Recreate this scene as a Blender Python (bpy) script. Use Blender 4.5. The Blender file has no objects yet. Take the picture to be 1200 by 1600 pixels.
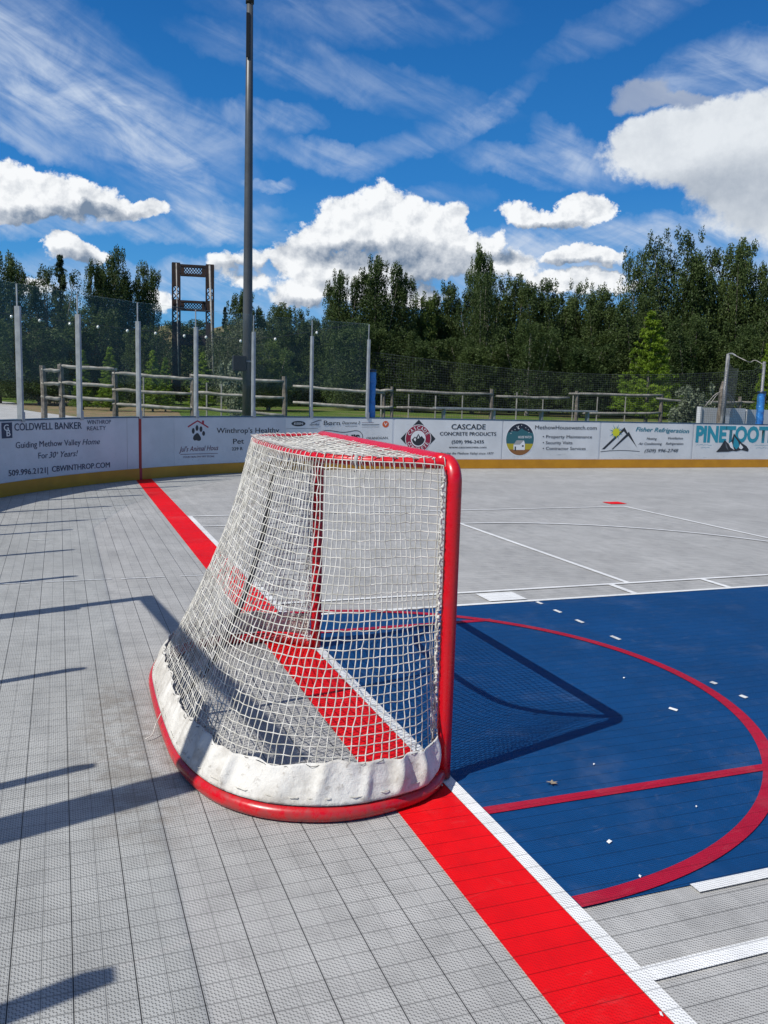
import bpy, bmesh, math, random
import numpy as np
from mathutils import Vector, Matrix
R_ = math.radians
sc = bpy.context.scene
COL = sc.collection

# ------------------------------------------------------------------ camera
F, YAW, PITCH, ROLL = 1359.72, 0.35829, 0.13785, 0.02883
CAM = np.array([-1.37397, -2.96291, 1.51098])
fw = np.array([math.sin(YAW)*math.cos(PITCH), math.cos(YAW)*math.cos(PITCH), -math.sin(PITCH)])
rt = np.array([math.cos(YAW), -math.sin(YAW), 0.0])
up = np.cross(rt, fw)
rt, up = rt*math.cos(ROLL)+up*math.sin(ROLL), -rt*math.sin(ROLL)+up*math.cos(ROLL)
cd = bpy.data.cameras.new('camera'); cam = bpy.data.objects.new('camera', cd); COL.objects.link(cam)
cam.matrix_world = Matrix(((rt[0], up[0], -fw[0], CAM[0]), (rt[1], up[1], -fw[1], CAM[1]), (rt[2], up[2], -fw[2], CAM[2]), (0, 0, 0, 1)))
cd.sensor_fit = 'VERTICAL'; cd.sensor_height = 32; cd.sensor_width = 24; cd.lens = F/1600*32
cd.clip_start = 0.05; cd.clip_end = 6000
sc.camera = cam

def ray(px, py):
    d = fw*F+rt*(px-600)-up*(py-800)
    return d/np.linalg.norm(d)
def at(px, py, d):            # the point on that bearing at horizontal distance d
    v = ray(px, py); return CAM+v/math.hypot(v[0], v[1])*d
def on_y(px, py, Y):          # the point on that bearing on the vertical plane y = Y
    v = ray(px, py); return CAM+v*((Y-CAM[1])/v[1])
def azel(px, py):
    v = ray(px, py); return math.degrees(math.atan2(v[0], v[1])), math.degrees(math.asin(v[2]))

# ------------------------------------------------------------------ light
SUN = Vector((-0.864, -0.27, 1.0)).normalized()      # towards the sun
sd = bpy.data.lights.new('sun', 'SUN'); sd.energy = 4.6; sd.angle = R_(0.36); sd.color = (1.0, 0.955, 0.88)
so = bpy.data.objects.new('sun', sd); COL.objects.link(so)
so.rotation_euler = (-SUN).to_track_quat('-Z', 'Y').to_euler()
sc.view_settings.view_transform = 'Standard'; sc.view_settings.look = 'None'
sc.view_settings.exposure = 0.0; sc.view_settings.gamma = 1.0; sc.view_settings.use_curve_mapping = False

# ------------------------------------------------------------------ node expression helper
class X:
    """a float or vector socket with arithmetic"""
    def __init__(s, nt, sock): s.nt = nt; s.s = sock
    def m(s, op, *a, clamp=False):
        n = s.nt.nodes.new('ShaderNodeMath'); n.operation = op; n.use_clamp = clamp
        s.nt.links.new(s.s, n.inputs[0])
        for i, v in enumerate(a):
            if isinstance(v, X): s.nt.links.new(v.s, n.inputs[i+1])
            else: n.inputs[i+1].default_value = v
        return X(s.nt, n.outputs[0])
    def __add__(s, o): return s.m('ADD', o)
    __radd__ = __add__
    def __mul__(s, o): return s.m('MULTIPLY', o)
    __rmul__ = __mul__
    def __sub__(s, o): return s.m('SUBTRACT', o)
    def __rsub__(s, o): return (s*-1.0)+o
    def __truediv__(s, o): return s.m('DIVIDE', o)
    def max(s, o): return s.m('MAXIMUM', o)
    def min(s, o): return s.m('MINIMUM', o)
    def abs(s): return s.m('ABSOLUTE')
    def fract(s): return s.m('FRACT')
    def sin(s): return s.m('SINE')
    def pow(s, o): return s.m('POWER', o)
    def ramp(s, a, b, c=0.0, d=1.0, smooth=True):
        n = s.nt.nodes.new('ShaderNodeMapRange'); n.interpolation_type = 'SMOOTHSTEP' if smooth else 'LINEAR'
        s.nt.links.new(s.s, n.inputs[0])
        for i, v in enumerate((a, b, c, d)): n.inputs[i+1].default_value = v
        return X(s.nt, n.outputs[0])
def xyz(nt, vec):
    n = nt.nodes.new('ShaderNodeSeparateXYZ'); nt.links.new(vec.s, n.inputs[0])
    return [X(nt, n.outputs[i]) for i in range(3)]
def vec(nt, x, y, z=0.0):
    n = nt.nodes.new('ShaderNodeCombineXYZ')
    for i, v in enumerate((x, y, z)):
        if isinstance(v, X): nt.links.new(v.s, n.inputs[i])
        else: n.inputs[i].default_value = v
    return X(nt, n.outputs[0])
def noise(nt, v, scale, detail=4, rough=0.5, dist=0.0, col=False):
    n = nt.nodes.new('ShaderNodeTexNoise'); nt.links.new(v.s, n.inputs['Vector'])
    n.inputs['Scale'].default_value = scale; n.inputs['Detail'].default_value = detail
    n.inputs['Roughness'].default_value = rough; n.inputs['Distortion'].default_value = dist
    return X(nt, n.outputs['Color' if col else 'Fac'])
def voro(nt, v, scale, smooth=0.6):
    n = nt.nodes.new('ShaderNodeTexVoronoi'); n.feature = 'SMOOTH_F1'; nt.links.new(v.s, n.inputs['Vector'])
    n.inputs['Scale'].default_value = scale; n.inputs['Smoothness'].default_value = smooth
    return X(nt, n.outputs['Distance'])
def mix(nt, fac, a, b, mode='MIX'):
    n = nt.nodes.new('ShaderNodeMix'); n.data_type = 'RGBA'; n.blend_type = mode
    if isinstance(fac, X): nt.links.new(fac.s, n.inputs[0])
    else: n.inputs[0].default_value = fac
    for i, v in ((6, a), (7, b)):
        if isinstance(v, X): nt.links.new(v.s, n.inputs[i])
        else: n.inputs[i].default_value = (*v, 1)
    return X(nt, n.outputs[2])

# ------------------------------------------------------------------ world: sky with clouds, in azimuth and elevation
W = bpy.data.worlds.new('World'); sc.world = W; W.use_nodes = True
nt = W.node_tree; nt.nodes.clear()
out = nt.nodes.new('ShaderNodeOutputWorld'); bg = nt.nodes.new('ShaderNodeBackground')
sky = nt.nodes.new('ShaderNodeTexSky'); sky.sky_type = 'NISHITA'; sky.sun_disc = False
sky.sun_elevation = math.asin(SUN.z); sky.sun_rotation = math.atan2(SUN.x, SUN.y)
sky.altitude = 600; sky.air_density = 1.0; sky.dust_density = 0.3; sky.ozone_density = 2.5
tc = nt.nodes.new('ShaderNodeTexCoord')
dx, dy, dz = xyz(nt, X(nt, tc.outputs['Generated']))
AZ = dx.m('ARCTAN2', dy)*57.29578
EL = dz.m('ARCSINE')*57.29578
PXD = 22.6  # about how many photo pixels one degree spans
def vm(op, a, b=None, c=None, out=0):
    n = nt.nodes.new('ShaderNodeVectorMath'); n.operation = op
    for i, v in enumerate((a, b, c)):
        if v is None: continue
        if isinstance(v, X): nt.links.new(v.s, n.inputs[i])
        else: n.inputs[i].default_value = v
    return X(nt, n.outputs[out])
_rotc = {}
def rotated(v, key, deg):
    if deg == 0: return v
    if (key, deg) not in _rotc:
        n = nt.nodes.new('ShaderNodeVectorRotate'); n.rotation_type = 'Z_AXIS'; n.inputs['Angle'].default_value = -R_(deg); nt.links.new(v.s, n.inputs['Vector']); _rotc[(key, deg)] = X(nt, n.outputs[0])
    return _rotc[(key, deg)]
def field(v, key, blobs):
    """union of soft ellipses: 0 outside, towards 1 in the middle"""
    f = None
    for b in blobs:
        cx, cy, rx, ry = b[:4]; deg = 10*round(b[4]/10) if len(b) > 4 else 0; w = b[5] if len(b) > 5 else 1.0
        a0, e0 = azel(cx, cy); rx /= PXD; ry /= PXD; c, s_ = math.cos(R_(deg)), math.sin(R_(deg)); a1, e1 = a0*c+e0*s_, e0*c-a0*s_
        q = vm('MULTIPLY_ADD', rotated(v, key, deg), (1/rx, 1/ry, 0), (-a1/rx, -e1/ry, 0))
        d2 = vm('DOT_PRODUCT', q, q, out=1)
        g = d2.m('MULTIPLY_ADD', w, 1-w, clamp=True)
        f = g if f is None else f*g
    return 1.0-f
CUM = [(600, 328, 74, 44), (540, 338, 55, 36), (492, 370, 46, 30), (575, 368, 112, 40), (650, 350, 58, 40), (703, 348, 26, 34), (722, 374, 36, 20), (768, 382, 30, 20),
       (450, 405, 36, 34), (482, 425, 56, 40), (462, 462, 50, 24), (545, 432, 72, 34), (690, 392, 70, 28), (640, 418, 90, 28), (610, 458, 110, 24), (742, 412, 56, 24), (805, 412, 42, 30), (860, 442, 60, 22),
       (50, 300, 80, 38), (-5, 288, 62, 38), (125, 316, 80, 30), (195, 328, 56, 17), (240, 324, 26, 16), (10, 333, 70, 18),
       (106, 386, 40, 24), (90, 376, 26, 16), (142, 398, 38, 16), (60, 445, 40, 20, 0, .8), (250, 474, 30, 26, 0, .8),
       (350, 410, 32, 16, 0, .8), (398, 406, 34, 20, 0, .85), (380, 440, 54, 18, 0, .7),
       (818, 336, 40, 21), (875, 344, 66, 15), (920, 322, 38, 22), (888, 326, 26, 17), (943, 328, 20, 15),
       (872, 406, 32, 13), (903, 398, 36, 17), (943, 402, 32, 15), (930, 430, 60, 12, 0, .85), (950, 448, 70, 14, 0, .8)]
BIG = [(1100, 232, 150, 56), (1190, 250, 115, 66), (1020, 222, 68, 40), (1180, 200, 100, 50), (1240, 290, 140, 90, 0, .85)]
THIN = [(1000, 150, 52, 22, 10), (1068, 160, 50, 15, -10)]
SHADE = [(600, 402, 170, 26), (565, 398, 90, 22), (700, 442, 120, 26), (500, 480, 80, 18), (80, 346, 160, 18), (160, 334, 90, 12), (125, 412, 60, 16), (870, 358, 110, 11), (915, 416, 80, 10),
         (1200, 300, 150, 60, 0, .7), (1080, 290, 90, 24, 0, .5), (380, 425, 60, 14), (780, 402, 50, 12), (545, 448, 60, 10, 0, .6)]
CIR = [(140, 150, 300, 90, -30, .42), (250, 250, 150, 34, -40, .85), (60, 120, 190, 70, -20, .5), (330, 330, 120, 14, 0, .45), (300, 362, 160, 20, 0, .6), (330, 200, 110, 40, -10, .35), (40, 215, 90, 22, -20, .5),
       (430, 182, 80, 22, 0, .45), (425, 290, 46, 11, 0, .8), (510, 245, 90, 24, -10, .45), (400, 350, 60, 10, 0, .4), (540, 120, 260, 34, -10, .3), (660, 218, 150, 24, 20, .26), (760, 178, 100, 20, 30, .26), (890, 240, 80, 30, -40, .42), (850, 262, 150, 28, -10, .42),
       (890, 378, 210, 24, 0, .7), (1000, 366, 200, 30, 0, .7), (700, 310, 80, 22, 0, .3), (1140, 110, 140, 46, 10, .55), (990, 25, 160, 30, 20, .2),
       (0, 350, 120, 18, 0, .6), (150, 352, 130, 12, 0, .45), (330, 440, 170, 34, 0, .65), (120, 440, 160, 40, 0, .6), (900, 430, 250, 40, 0, .6), (1130, 410, 180, 60, 0, .95), (600, 480, 500, 40, 0, .4), (560, 20, 240, 40, 0, .2)]
wv = vec(nt, AZ, EL)
wn = noise(nt, wv, 0.5, 6, 0.62, col=True)
wvw = vm('MULTIPLY_ADD', vm('SUBTRACT', wn, (0.5, 0.5, 0.5)), (2.6, 1.8, 0), wv)
fC = field(wvw, 'w', CUM); fB = field(wvw, 'w', BIG); fT = field(wvw, 'w', THIN); shd = field(wvw, 'w', SHADE); cirf = field(wvw, 'w', CIR)
big_n = noise(nt, wv, 0.42, 5, 0.6)               # shared medium noise
def lumps(v): return voro(nt, v, 0.52, 0.5)*-0.8+voro(nt, v, 1.25, 0.4)*-0.34
det = noise(nt, wv, 0.95, 9, 0.66)
l0 = lumps(wvw); l1 = lumps(vm('ADD', wvw, (-0.34, 0.40, 0)))
base = fC*0.95+det*1.25+l0*0.55
cA = base.ramp(0.56, 0.92)*fC.ramp(0.0, 0.12)
relief = (l0-l1)
bA = (fB*1.2+big_n*0.7+det*0.9).ramp(0.78, 1.42)*fB.ramp(0.0, 0.22)*0.97
tA = (fT+det*0.8).ramp(0.5, 1.1)*fT.ramp(0.0, 0.3)*0.55
cs, sn = math.cos(R_(-24)), math.sin(R_(-24))
su = AZ*cs+EL*sn; sv = EL*cs-AZ*sn
streak = noise(nt, vec(nt, su*0.22, sv*1.2, 3.0), 0.62, 6, 0.56, 1.0)
wisp = noise(nt, vec(nt, AZ*0.55, EL*0.9, 9.0), 0.34, 8, 0.64, 0.8)
ciA = (cirf*1.5).min(1.0)*((streak*0.62+wisp*0.62).ramp(0.42, 0.92))*1.0+cirf*0.10
# sky colour: the sky texture, deepened, clear mountain air
skyc = X(nt, sky.outputs[0])
K = 9.6   # background strength is 0.1
cr = nt.nodes.new('ShaderNodeValToRGB'); e = cr.color_ramp.elements
stops = [(0.0, (0.16, 0.46, 0.78)), (0.16, (0.055, 0.33, 0.72)), (0.42, (0.010, 0.195, 0.58)), (0.75, (0.002, 0.12, 0.42)), (1.0, (0.001, 0.075, 0.30))]
e[0].position, e[0].color = stops[0][0], (*stops[0][1], 1); e[1].position, e[1].color = stops[-1][0], (*stops[-1][1], 1)
for p_, c_ in stops[1:-1]:
    q_ = e.new(p_); q_.color = (*c_, 1)
en = EL.ramp(0.0, 30.0, 0, 1, False); nt.links.new(en.s, cr.inputs[0])
deep = vm('SCALE', X(nt, cr.outputs[0])); deep.s.node.inputs['Scale'].default_value = 10.0
skyc = mix(nt, 0.88, skyc, deep)
fill_veil = EL.ramp(33.0, 60.0, 0.0, 0.52)*noise(nt, wv, 0.05, 3, 0.5).ramp(0.2, 0.6, 0.6, 1.0)   # unseen pale haze, added high overhead as neutral fill light
skyc = mix(nt, fill_veil, skyc, (0.50*K, 0.53*K, 0.58*K))
c1 = mix(nt, ciA, skyc, (0.60*K, 0.70*K, 0.86*K))
lit = (0.94+relief*0.62-shd*0.62+(big_n-0.5)*0.4+(det-0.5)*1.05)
litc = mix(nt, lit.ramp(0.25, 0.98, 0, 1, False), (0.20*K, 0.27*K, 0.38*K), (0.98*K, 1.0*K, 1.02*K))
litb = (0.98+(big_n-0.5)*0.55+(det-0.5)*0.35-shd*0.62)
bigc = mix(nt, litb.ramp(0.25, 1.05, 0, 1, False), (0.32*K, 0.38*K, 0.47*K), (0.84*K, 0.88*K, 0.92*K))
c2 = mix(nt, tA, c1, (0.50*K, 0.53*K, 0.58*K))
c3 = mix(nt, bA, c2, bigc)
c4 = mix(nt, cA, c3, litc)
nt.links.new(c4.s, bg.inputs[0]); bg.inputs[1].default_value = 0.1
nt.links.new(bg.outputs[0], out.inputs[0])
W.cycles.sampling_method = 'MANUAL'; W.cycles.sample_map_resolution = 256

# ------------------------------------------------------------------ materials
def pr(name, col, rough=0.6, metal=0.0, spec=0.5):
    m = bpy.data.materials.new(name); m.use_nodes = True
    b = m.node_tree.nodes['Principled BSDF']
    b.inputs['Base Color'].default_value = (*col, 1); b.inputs['Roughness'].default_value = rough
    b.inputs['Metallic'].default_value = metal; b.inputs['Specular IOR Level'].default_value = spec
    return m, m.node_tree, b
def pos(nt): return X(nt, nt.nodes.new('ShaderNodeNewGeometry').outputs['Position'])
def bump(nt, b, h, dist=0.002, strength=1.0):
    n = nt.nodes.new('ShaderNodeBump'); n.inputs['Distance'].default_value = dist; n.inputs['Strength'].default_value = strength
    nt.links.new(h.s, n.inputs['Height']); nt.links.new(n.outputs[0], b.inputs['Normal'])
def weathered(name, col, col2, scale, rough=0.6, metal=0.0, detail=5, bumpd=0.0, lo=0.35, hi=0.65, spec=0.5, obj=False):
    m, nt, b = pr(name, col, rough, metal, spec)
    v = pos(nt) if not obj else X(nt, nt.nodes.new('ShaderNodeTexCoord').outputs['Object'])
    n = noise(nt, v, scale, detail, 0.6)
    c = mix(nt, n.ramp(lo, hi), col, col2); nt.links.new(c.s, b.inputs['Base Color'])
    if bumpd: bump(nt, b, n, bumpd)
    return m
TILE = 0.0762
def tile_mat(name, col, holes=0.62, seam=0.10, seamx=0.45, rough=0.62, dirt=True):
    """interlocking plastic sport tiles: 3 inch squares in 12 inch tiles, fine staggered perforation"""
    m, nt, b = pr(name, col, rough, spec=0.14)
    P = pos(nt); x, y, z = xyz(nt, P)
    fx = (x*(1/TILE)).fract(); fy = (y*(1/TILE)).fract()
    gx = (x*(0.5/TILE)).fract()
    dxm = fx.min(1.0-fx); dym = fy.min(1.0-fy); dgx = gx.min(1.0-gx)*2
    s_minor = dxm.ramp(0.010, 0.024, 1, 0); s_major = dgx.ramp(0.013, 0.026, 1, 0); s_y = dym.ramp(0.008, 0.024, 1, 0)
    side = x.ramp(-0.31, -0.27)     # the joints run the other way on the rink side of the goal line
    s_major = s_major*(1.0-side*0.72); s_minor = s_minor*(1.0-side*0.85); s_y = s_y*(1.25+side*0.20)
    u = x*(2*math.pi*9/TILE); v = y*(2*math.pi*9/TILE/1.0)
    h = (u*0.5).sin()*(v*0.5).sin()
    h2 = ((u*0.5+v*0.5).sin())
    hole = (h.abs()*0.8+h2*0.35).ramp(0.52, 0.80)
    inside = dxm.ramp(0.03, 0.06)*dym.ramp(0.03, 0.06)
    hole = hole*inside
    # one tile differs a little from the next, plus dirt
    wn = nt.nodes.new('ShaderNodeTexWhiteNoise'); wn.noise_dimensions = '2D'
    tv = vec(nt, (x*(0.25/TILE)).m('FLOOR'), (y*(0.25/TILE)).m('FLOOR')); nt.links.new(tv.s, wn.inputs[0])
    per = X(nt, wn.outputs['Value']).ramp(0, 1, 0.955, 1.03, False)
    d1 = noise(nt, P, 0.9, 6, 0.62).ramp(0.32, 0.72, 0.90, 1.05)
    d2 = noise(nt, P, 7.0, 6, 0.7).ramp(0.30, 0.60, 0.86, 1.03)
    st = noise(nt, vec(nt, x*6.0, y*1.2, z), 1.6, 5, 0.6).ramp(0.35, 0.62, 0.94, 1.02)
    val = per*d1*d2*st if dirt else per*d1*(d2*0.7+0.3)
    val = val*(1.0-hole*holes)*(1.0-(s_major*(0.86-seam*0.86)))*(1.0-(s_minor*0.50))*(1.0-s_y*(1-seamx))
    c = vec(nt, val*col[0], val*col[1], val*col[2])
    # dust, scuffs and wheel marks
    scf = noise(nt, vec(nt, x*3.0+y*1.1, y*9.0-x*2.0, z), 1.3, 8, 0.74, 1.6)
    if dirt: c = mix(nt, (scf.ramp(0.60, 0.72)*0.35)+(noise(nt, P, 60, 3, .6).ramp(0.68, 0.76)*.25), c, (0.20, 0.195, 0.185))
    else: c = mix(nt, (scf.ramp(0.56, 0.80)*0.10)+(noise(nt, P, 2.2, 7, .7).ramp(0.50, 0.80)*.07), c, (0.50, 0.50, 0.48))
    # brownish scuff dirt where shoes and the goal scrape
    if dirt:
        g = field_xy(nt, x, y, [(-1.12, 0.55, 0.28, 0.9), (-1.15, 1.1, 0.16, 0.5)])
        br = (g*noise(nt, P, 9, 6, 0.7).ramp(0.35, 0.75)).min(0.45)
        c = mix(nt, br, c, (0.17, 0.14, 0.11))
    nt.links.new(c.s, b.inputs['Base Color'])
    bump(nt, b, (hole*-1.0)+(s_major*-1.4)+(s_minor*-0.7)+(s_y*-0.8), 0.0016, 0.7)
    rr = d2*rough; nt.links.new(rr.s, b.inputs['Roughness'])
    return m
def field_xy(nt, x, y, blobs):
    f = None
    for cx, cy, rx, ry in blobs:
        u = (x-cx)*(1/rx); v = (y-cy)*(1/ry); g = (1.0-(u*u+v*v)).max(0.0)
        f = g if f is None else f.max(g)
    return f

M = {}
M['tile_grey'] = tile_mat('tile_grey', (0.470, 0.468, 0.452))
M['tile_blue'] = tile_mat('tile_blue', (0.004, 0.058, 0.190), holes=0.5, seam=0.45, seamx=0.55, dirt=False)
M['tile_red'] = tile_mat('tile_red', (0.80, 0.004, 0.008), holes=0.18, seam=0.75, seamx=0.62, dirt=False)
M['tile_dred'] = tile_mat('tile_dred', (0.42, 0.008, 0.035), holes=0.45, seam=0.6, seamx=0.7, dirt=False)
M['tile_white'] = tile_mat('tile_white', (0.86, 0.87, 0.86), holes=0.5, seam=0.45, seamx=0.6, dirt=False)
def faded():
    m, nt, b = pr('worn_white', (0.8, 0.8, 0.8), 0.6); n = noise(nt, pos(nt), 14, 6, 0.7)
    c = mix(nt, n.ramp(0.4, 0.62), (0.48, 0.49, 0.50), (0.78, 0.79, 0.78)); nt.links.new(c.s, b.inputs['Base Color']); return m
M['worn_white'] = faded()

def board_mat(name, col, scuff=0.5):
    m, nt, b = pr(name, col, 0.38)
    P = pos(nt); x, y, z = xyz(nt, P)
    n1 = noise(nt, P, 1.6, 5, 0.6).ramp(0.3, 0.7, 0.88, 1.03)
    st = noise(nt, vec(nt, x*2.0+y*1.2, y*2.0, z*16.0), 1.7, 7, 0.72, 1.8)
    sc1 = st.ramp(0.60, 0.70)*scuff
    sp = noise(nt, P, 34, 3, 0.6).ramp(0.66, 0.72)*scuff*0.8
    low = z.ramp(0.2, 0.75, 1.0, 0.35)
    k = (sc1*low+sp*low).min(0.8)
    c = mix(nt, k, vec(nt, n1*col[0], n1*col[1], n1*col[2]), (0.16, 0.18, 0.19)); nt.links.new(c.s, b.inputs['Base Color'])
    return m
M['board'] = board_mat('board_white', (0.60, 0.62, 0.64), 0.45)
M['banner_a'] = board_mat('banner_grey', (0.62, 0.63, 0.65), 0.55)
M['banner_b'] = board_mat('banner_white', (0.70, 0.71, 0.70), 0.85)
M['kick'] = weathered('kick_yellow', (0.50, 0.215, 0.002), (0.58, 0.26, 0.004), 3, 0.4)
M['cap'] = weathered('cap_navy', (0.02, 0.05, 0.10), (0.05, 0.11, 0.17), 4, 0.4)
M['alu'] = weathered('aluminium', (0.27, 0.285, 0.30), (0.38, 0.395, 0.41), 5, 0.45, 0.2, obj=True)
def red_paint():
    m, nt, b = pr('red_paint', (0.66, 0.002, 0.010), 0.17, spec=0.6)
    P = pos(nt); n = noise(nt, P, 22, 6, 0.7); n2 = noise(nt, P, 90, 5, 0.7)
    c = mix(nt, n.ramp(0.54, 0.68)*0.55, (0.58, 0.002, 0.010), (0.36, 0.012, 0.03))
    c = mix(nt, n2.ramp(0.66, 0.70)*0.9, c, (0.09, 0.03, 0.025)); lowz = xyz(nt, P)[2].ramp(0.0, 0.12, 1.0, 0.0); c = mix(nt, lowz*n.ramp(0.35, 0.6)*0.55, c, (0.16, 0.08, 0.07)); nt.links.new(c.s, b.inputs['Base Color'])
    r = n.ramp(0.3, 0.7, 0.20, 0.42); nt.links.new(r.s, b.inputs['Roughness']); return m
M['red_paint'] = red_paint()
M['twine'] = weathered('net_twine', (0.44, 0.43, 0.38), (0.70, 0.69, 0.64), 22, 0.85, spec=0.2)
def canvas():
    m, nt, b = pr('canvas', (0.75, 0.74, 0.70), 0.85, spec=0.25)
    P = pos(nt); n1 = noise(nt, P, 6, 6, 0.65); n2 = noise(nt, P, 45, 5, 0.6); w = noise(nt, P, 400, 2, 0.5)
    c = mix(nt, n1.ramp(0.40, 0.68), (0.72, 0.71, 0.67), (0.47, 0.45, 0.41)); c = mix(nt, n2.ramp(0.56, 0.72)*0.6, c, (0.33, 0.30, 0.26)); lz = xyz(nt, P)[2].ramp(0.03, 0.11, 0.55, 0.0); c = mix(nt, lz*n2.ramp(.3, .6), c, (0.28, 0.25, 0.21))
    nt.links.new(c.s, b.inputs['Base Color']); bump(nt, b, n2*1.0+w*0.3+n1, 0.006, 0.8); return m
M['canvas'] = canvas()
M['thread'] = pr('black_thread', (0.03, 0.03, 0.03), 0.8)[0]
M['tape'] = pr('grey_tape', (0.36, 0.36, 0.35), 0.7, 0.0)[0]
def glass():
    m = bpy.data.materials.new('acrylic'); m.use_nodes = True; nt = m.node_tree; nt.nodes.clear()
    o = nt.nodes.new('ShaderNodeOutputMaterial'); tr = nt.nodes.new('ShaderNodeBsdfTransparent'); tr.inputs[0].default_value = (0.972, 0.982, 0.978, 1)
    gl = nt.nodes.new('ShaderNodeBsdfGlossy'); gl.inputs['Roughness'].default_value = 0.04
    df = nt.nodes.new('ShaderNodeBsdfDiffuse'); df.inputs[0].default_value = (0.55, 0.6, 0.6, 1)
    fr = nt.nodes.new('ShaderNodeFresnel'); fr.inputs[0].default_value = 1.45
    P = pos(nt); smear = noise(nt, P, 2.2, 6, 0.65).ramp(0.4, 0.75, 0.004, 0.022)
    m1 = nt.nodes.new('ShaderNodeMixShader'); m2 = nt.nodes.new('ShaderNodeMixShader')
    nt.links.new(smear.s, m1.inputs[0]); nt.links.new(tr.outputs[0], m1.inputs[1]); nt.links.new(df.outputs[0], m1.inputs[2])
    bf = X(nt, nt.nodes.new('ShaderNodeNewGeometry').outputs['Backfacing']); ff = X(nt, fr.outputs[0])*(1.0-bf)*0.6; nt.links.new(ff.s, m2.inputs[0]); nt.links.new(m1.outputs[0], m2.inputs[1]); nt.links.new(gl.outputs[0], m2.inputs[2])
    nt.links.new(m2.outputs[0], o.inputs[0]); return m
M['glass'] = glass()
M['pole'] = weathered('dark_pole', (0.062, 0.066, 0.070), (0.085, 0.09, 0.095), 3, 0.4, 0.1)
M['black'] = pr('black_box', (0.012, 0.012, 0.013), 0.6)[0]
M['rail_grey'] = weathered('split_rail_grey', (0.16, 0.15, 0.13), (0.30, 0.285, 0.25), 7, 0.85, detail=7)
M['rail'] = weathered('split_rail', (0.26, 0.24, 0.20), (0.44, 0.41, 0.36), 7, 0.85, detail=7)
M['fpost'] = weathered('fence_post', (0.10, 0.085, 0.07), (0.22, 0.19, 0.16), 9, 0.9, detail=7)
M['rust'] = weathered('rust_steel', (0.022, 0.014, 0.013), (0.045, 0.022, 0.016), 5, 0.8)
M['cable'] = weathered('grey_cable', (0.22, 0.21, 0.19), (0.36, 0.34, 0.31), 6, 0.7)
M['steel'] = weathered('galvanised', (0.20, 0.205, 0.21), (0.30, 0.305, 0.31), 6, 0.5, 0.3)
M['vinyl'] = weathered('blue_vinyl', (0.02, 0.14, 0.42), (0.04, 0.22, 0.55), 9, 0.28, bumpd=0.03)
M['netcord'] = pr('dark_netting', (0.05, 0.06, 0.07), 0.8)[0]
M['bulb'] = pr('bulb_glass', (0.75, 0.75, 0.72), 0.1)[0]
M['white'] = pr('white_print', (0.80, 0.81, 0.80), 0.5)[0]
INK = {'n': (0.020, 0.032, 0.075), 'k': (0.022, 0.024, 0.028), 'w': (0.78, 0.78, 0.76), 'g': (0.12, 0.13, 0.14), 'm': (0.13, 0.03, 0.06), 't': (0.02, 0.20, 0.26), 'T': (0.02, 0.27, 0.36),
       'R': (0.30, 0.01, 0.04), 'r': (0.38, 0.01, 0.03), 'y': (0.62, 0.62, 0.02), 'o': (0.62, 0.10, 0.02), 'Y': (0.45, 0.36, 0.02), 'B': (0.26, 0.11, 0.03), 'N': (0.015, 0.02, 0.035), 'G': (0.03, 0.13, 0.15)}
for k, c in list(INK.items()): M['ink_'+k] = pr('ink_'+k, c, 0.45)[0]
def grass_mat():
    m, nt, b = pr('ground_grass', (0.05, 0.09, 0.02), 0.95, spec=0.1)
    P = pos(nt); n = noise(nt, P, 0.35, 6, 0.6); n2 = noise(nt, P, 5, 6, 0.7)
    c = mix(nt, n2.ramp(0.3, 0.7), (0.06, 0.105, 0.018), (0.12, 0.18, 0.035)); c = mix(nt, n.ramp(0.50, 0.62)*0.8, c, (0.20, 0.17, 0.08))
    nt.links.new(c.s, b.inputs['Base Color']); bump(nt, b, n2, 0.1); return m
M['grass'] = grass_mat()
M['dry'] = weathered('dry_brush', (0.12, 0.13, 0.04), (0.27, 0.16, 0.09), 2.5, 0.95, detail=7)
M['path'] = weathered('path', (0.36, 0.36, 0.35), (0.46, 0.45, 0.44), 2, 0.9)
M['hill'] = weathered('dry_hill', (0.22, 0.15, 0.07), (0.13, 0.12, 0.05), 0.04, 0.95, detail=7)
M['bark'] = weathered('bark', (0.07, 0.06, 0.05), (0.20, 0.18, 0.15), 4, 0.9, detail=6)
M['bark_pale'] = weathered('bark_pale', (0.20, 0.18, 0.15), (0.36, 0.33, 0.29), 4, 0.9, detail=6)
def leaf(name, a, b_, tr=0.25):
    m, nt, b = pr(name, a, 0.55, spec=0.22)
    P = pos(nt); oi = nt.nodes.new('ShaderNodeObjectInfo')
    n = noise(nt, P, 0.7, 4, 0.6); n2 = noise(nt, P, 9, 2, 0.5)
    rnd = X(nt, oi.outputs['Random']); f = (n.ramp(0.3, 0.7)*0.55+n2.ramp(0.3, 0.7)*0.45+(rnd-0.5)*0.3).max(0.0).min(1.0)
    c = mix(nt, f, a, b_); nt.links.new(c.s, b.inputs['Base Color'])
    t = nt.nodes.new('ShaderNodeBsdfTranslucent'); nt.links.new(c.s, t.inputs[0]); ms = nt.nodes.new('ShaderNodeMixShader'); ms.inputs[0].default_value = tr
    o = nt.nodes['Material Output']; nt.links.new(b.outputs[0], ms.inputs[1]); nt.links.new(t.outputs[0], ms.inputs[2]); nt.links.new(ms.outputs[0], o.inputs[0]); return m
M['leaf_dark'] = leaf('leaf_dark', (0.024, 0.048, 0.013), (0.095, 0.135, 0.038))
M['leaf_low'] = leaf('leaf_low', (0.018, 0.034, 0.010), (0.060, 0.088, 0.026))
M['leaf_mid'] = leaf('leaf_mid', (0.042, 0.075, 0.014), (0.12, 0.17, 0.038))
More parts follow.
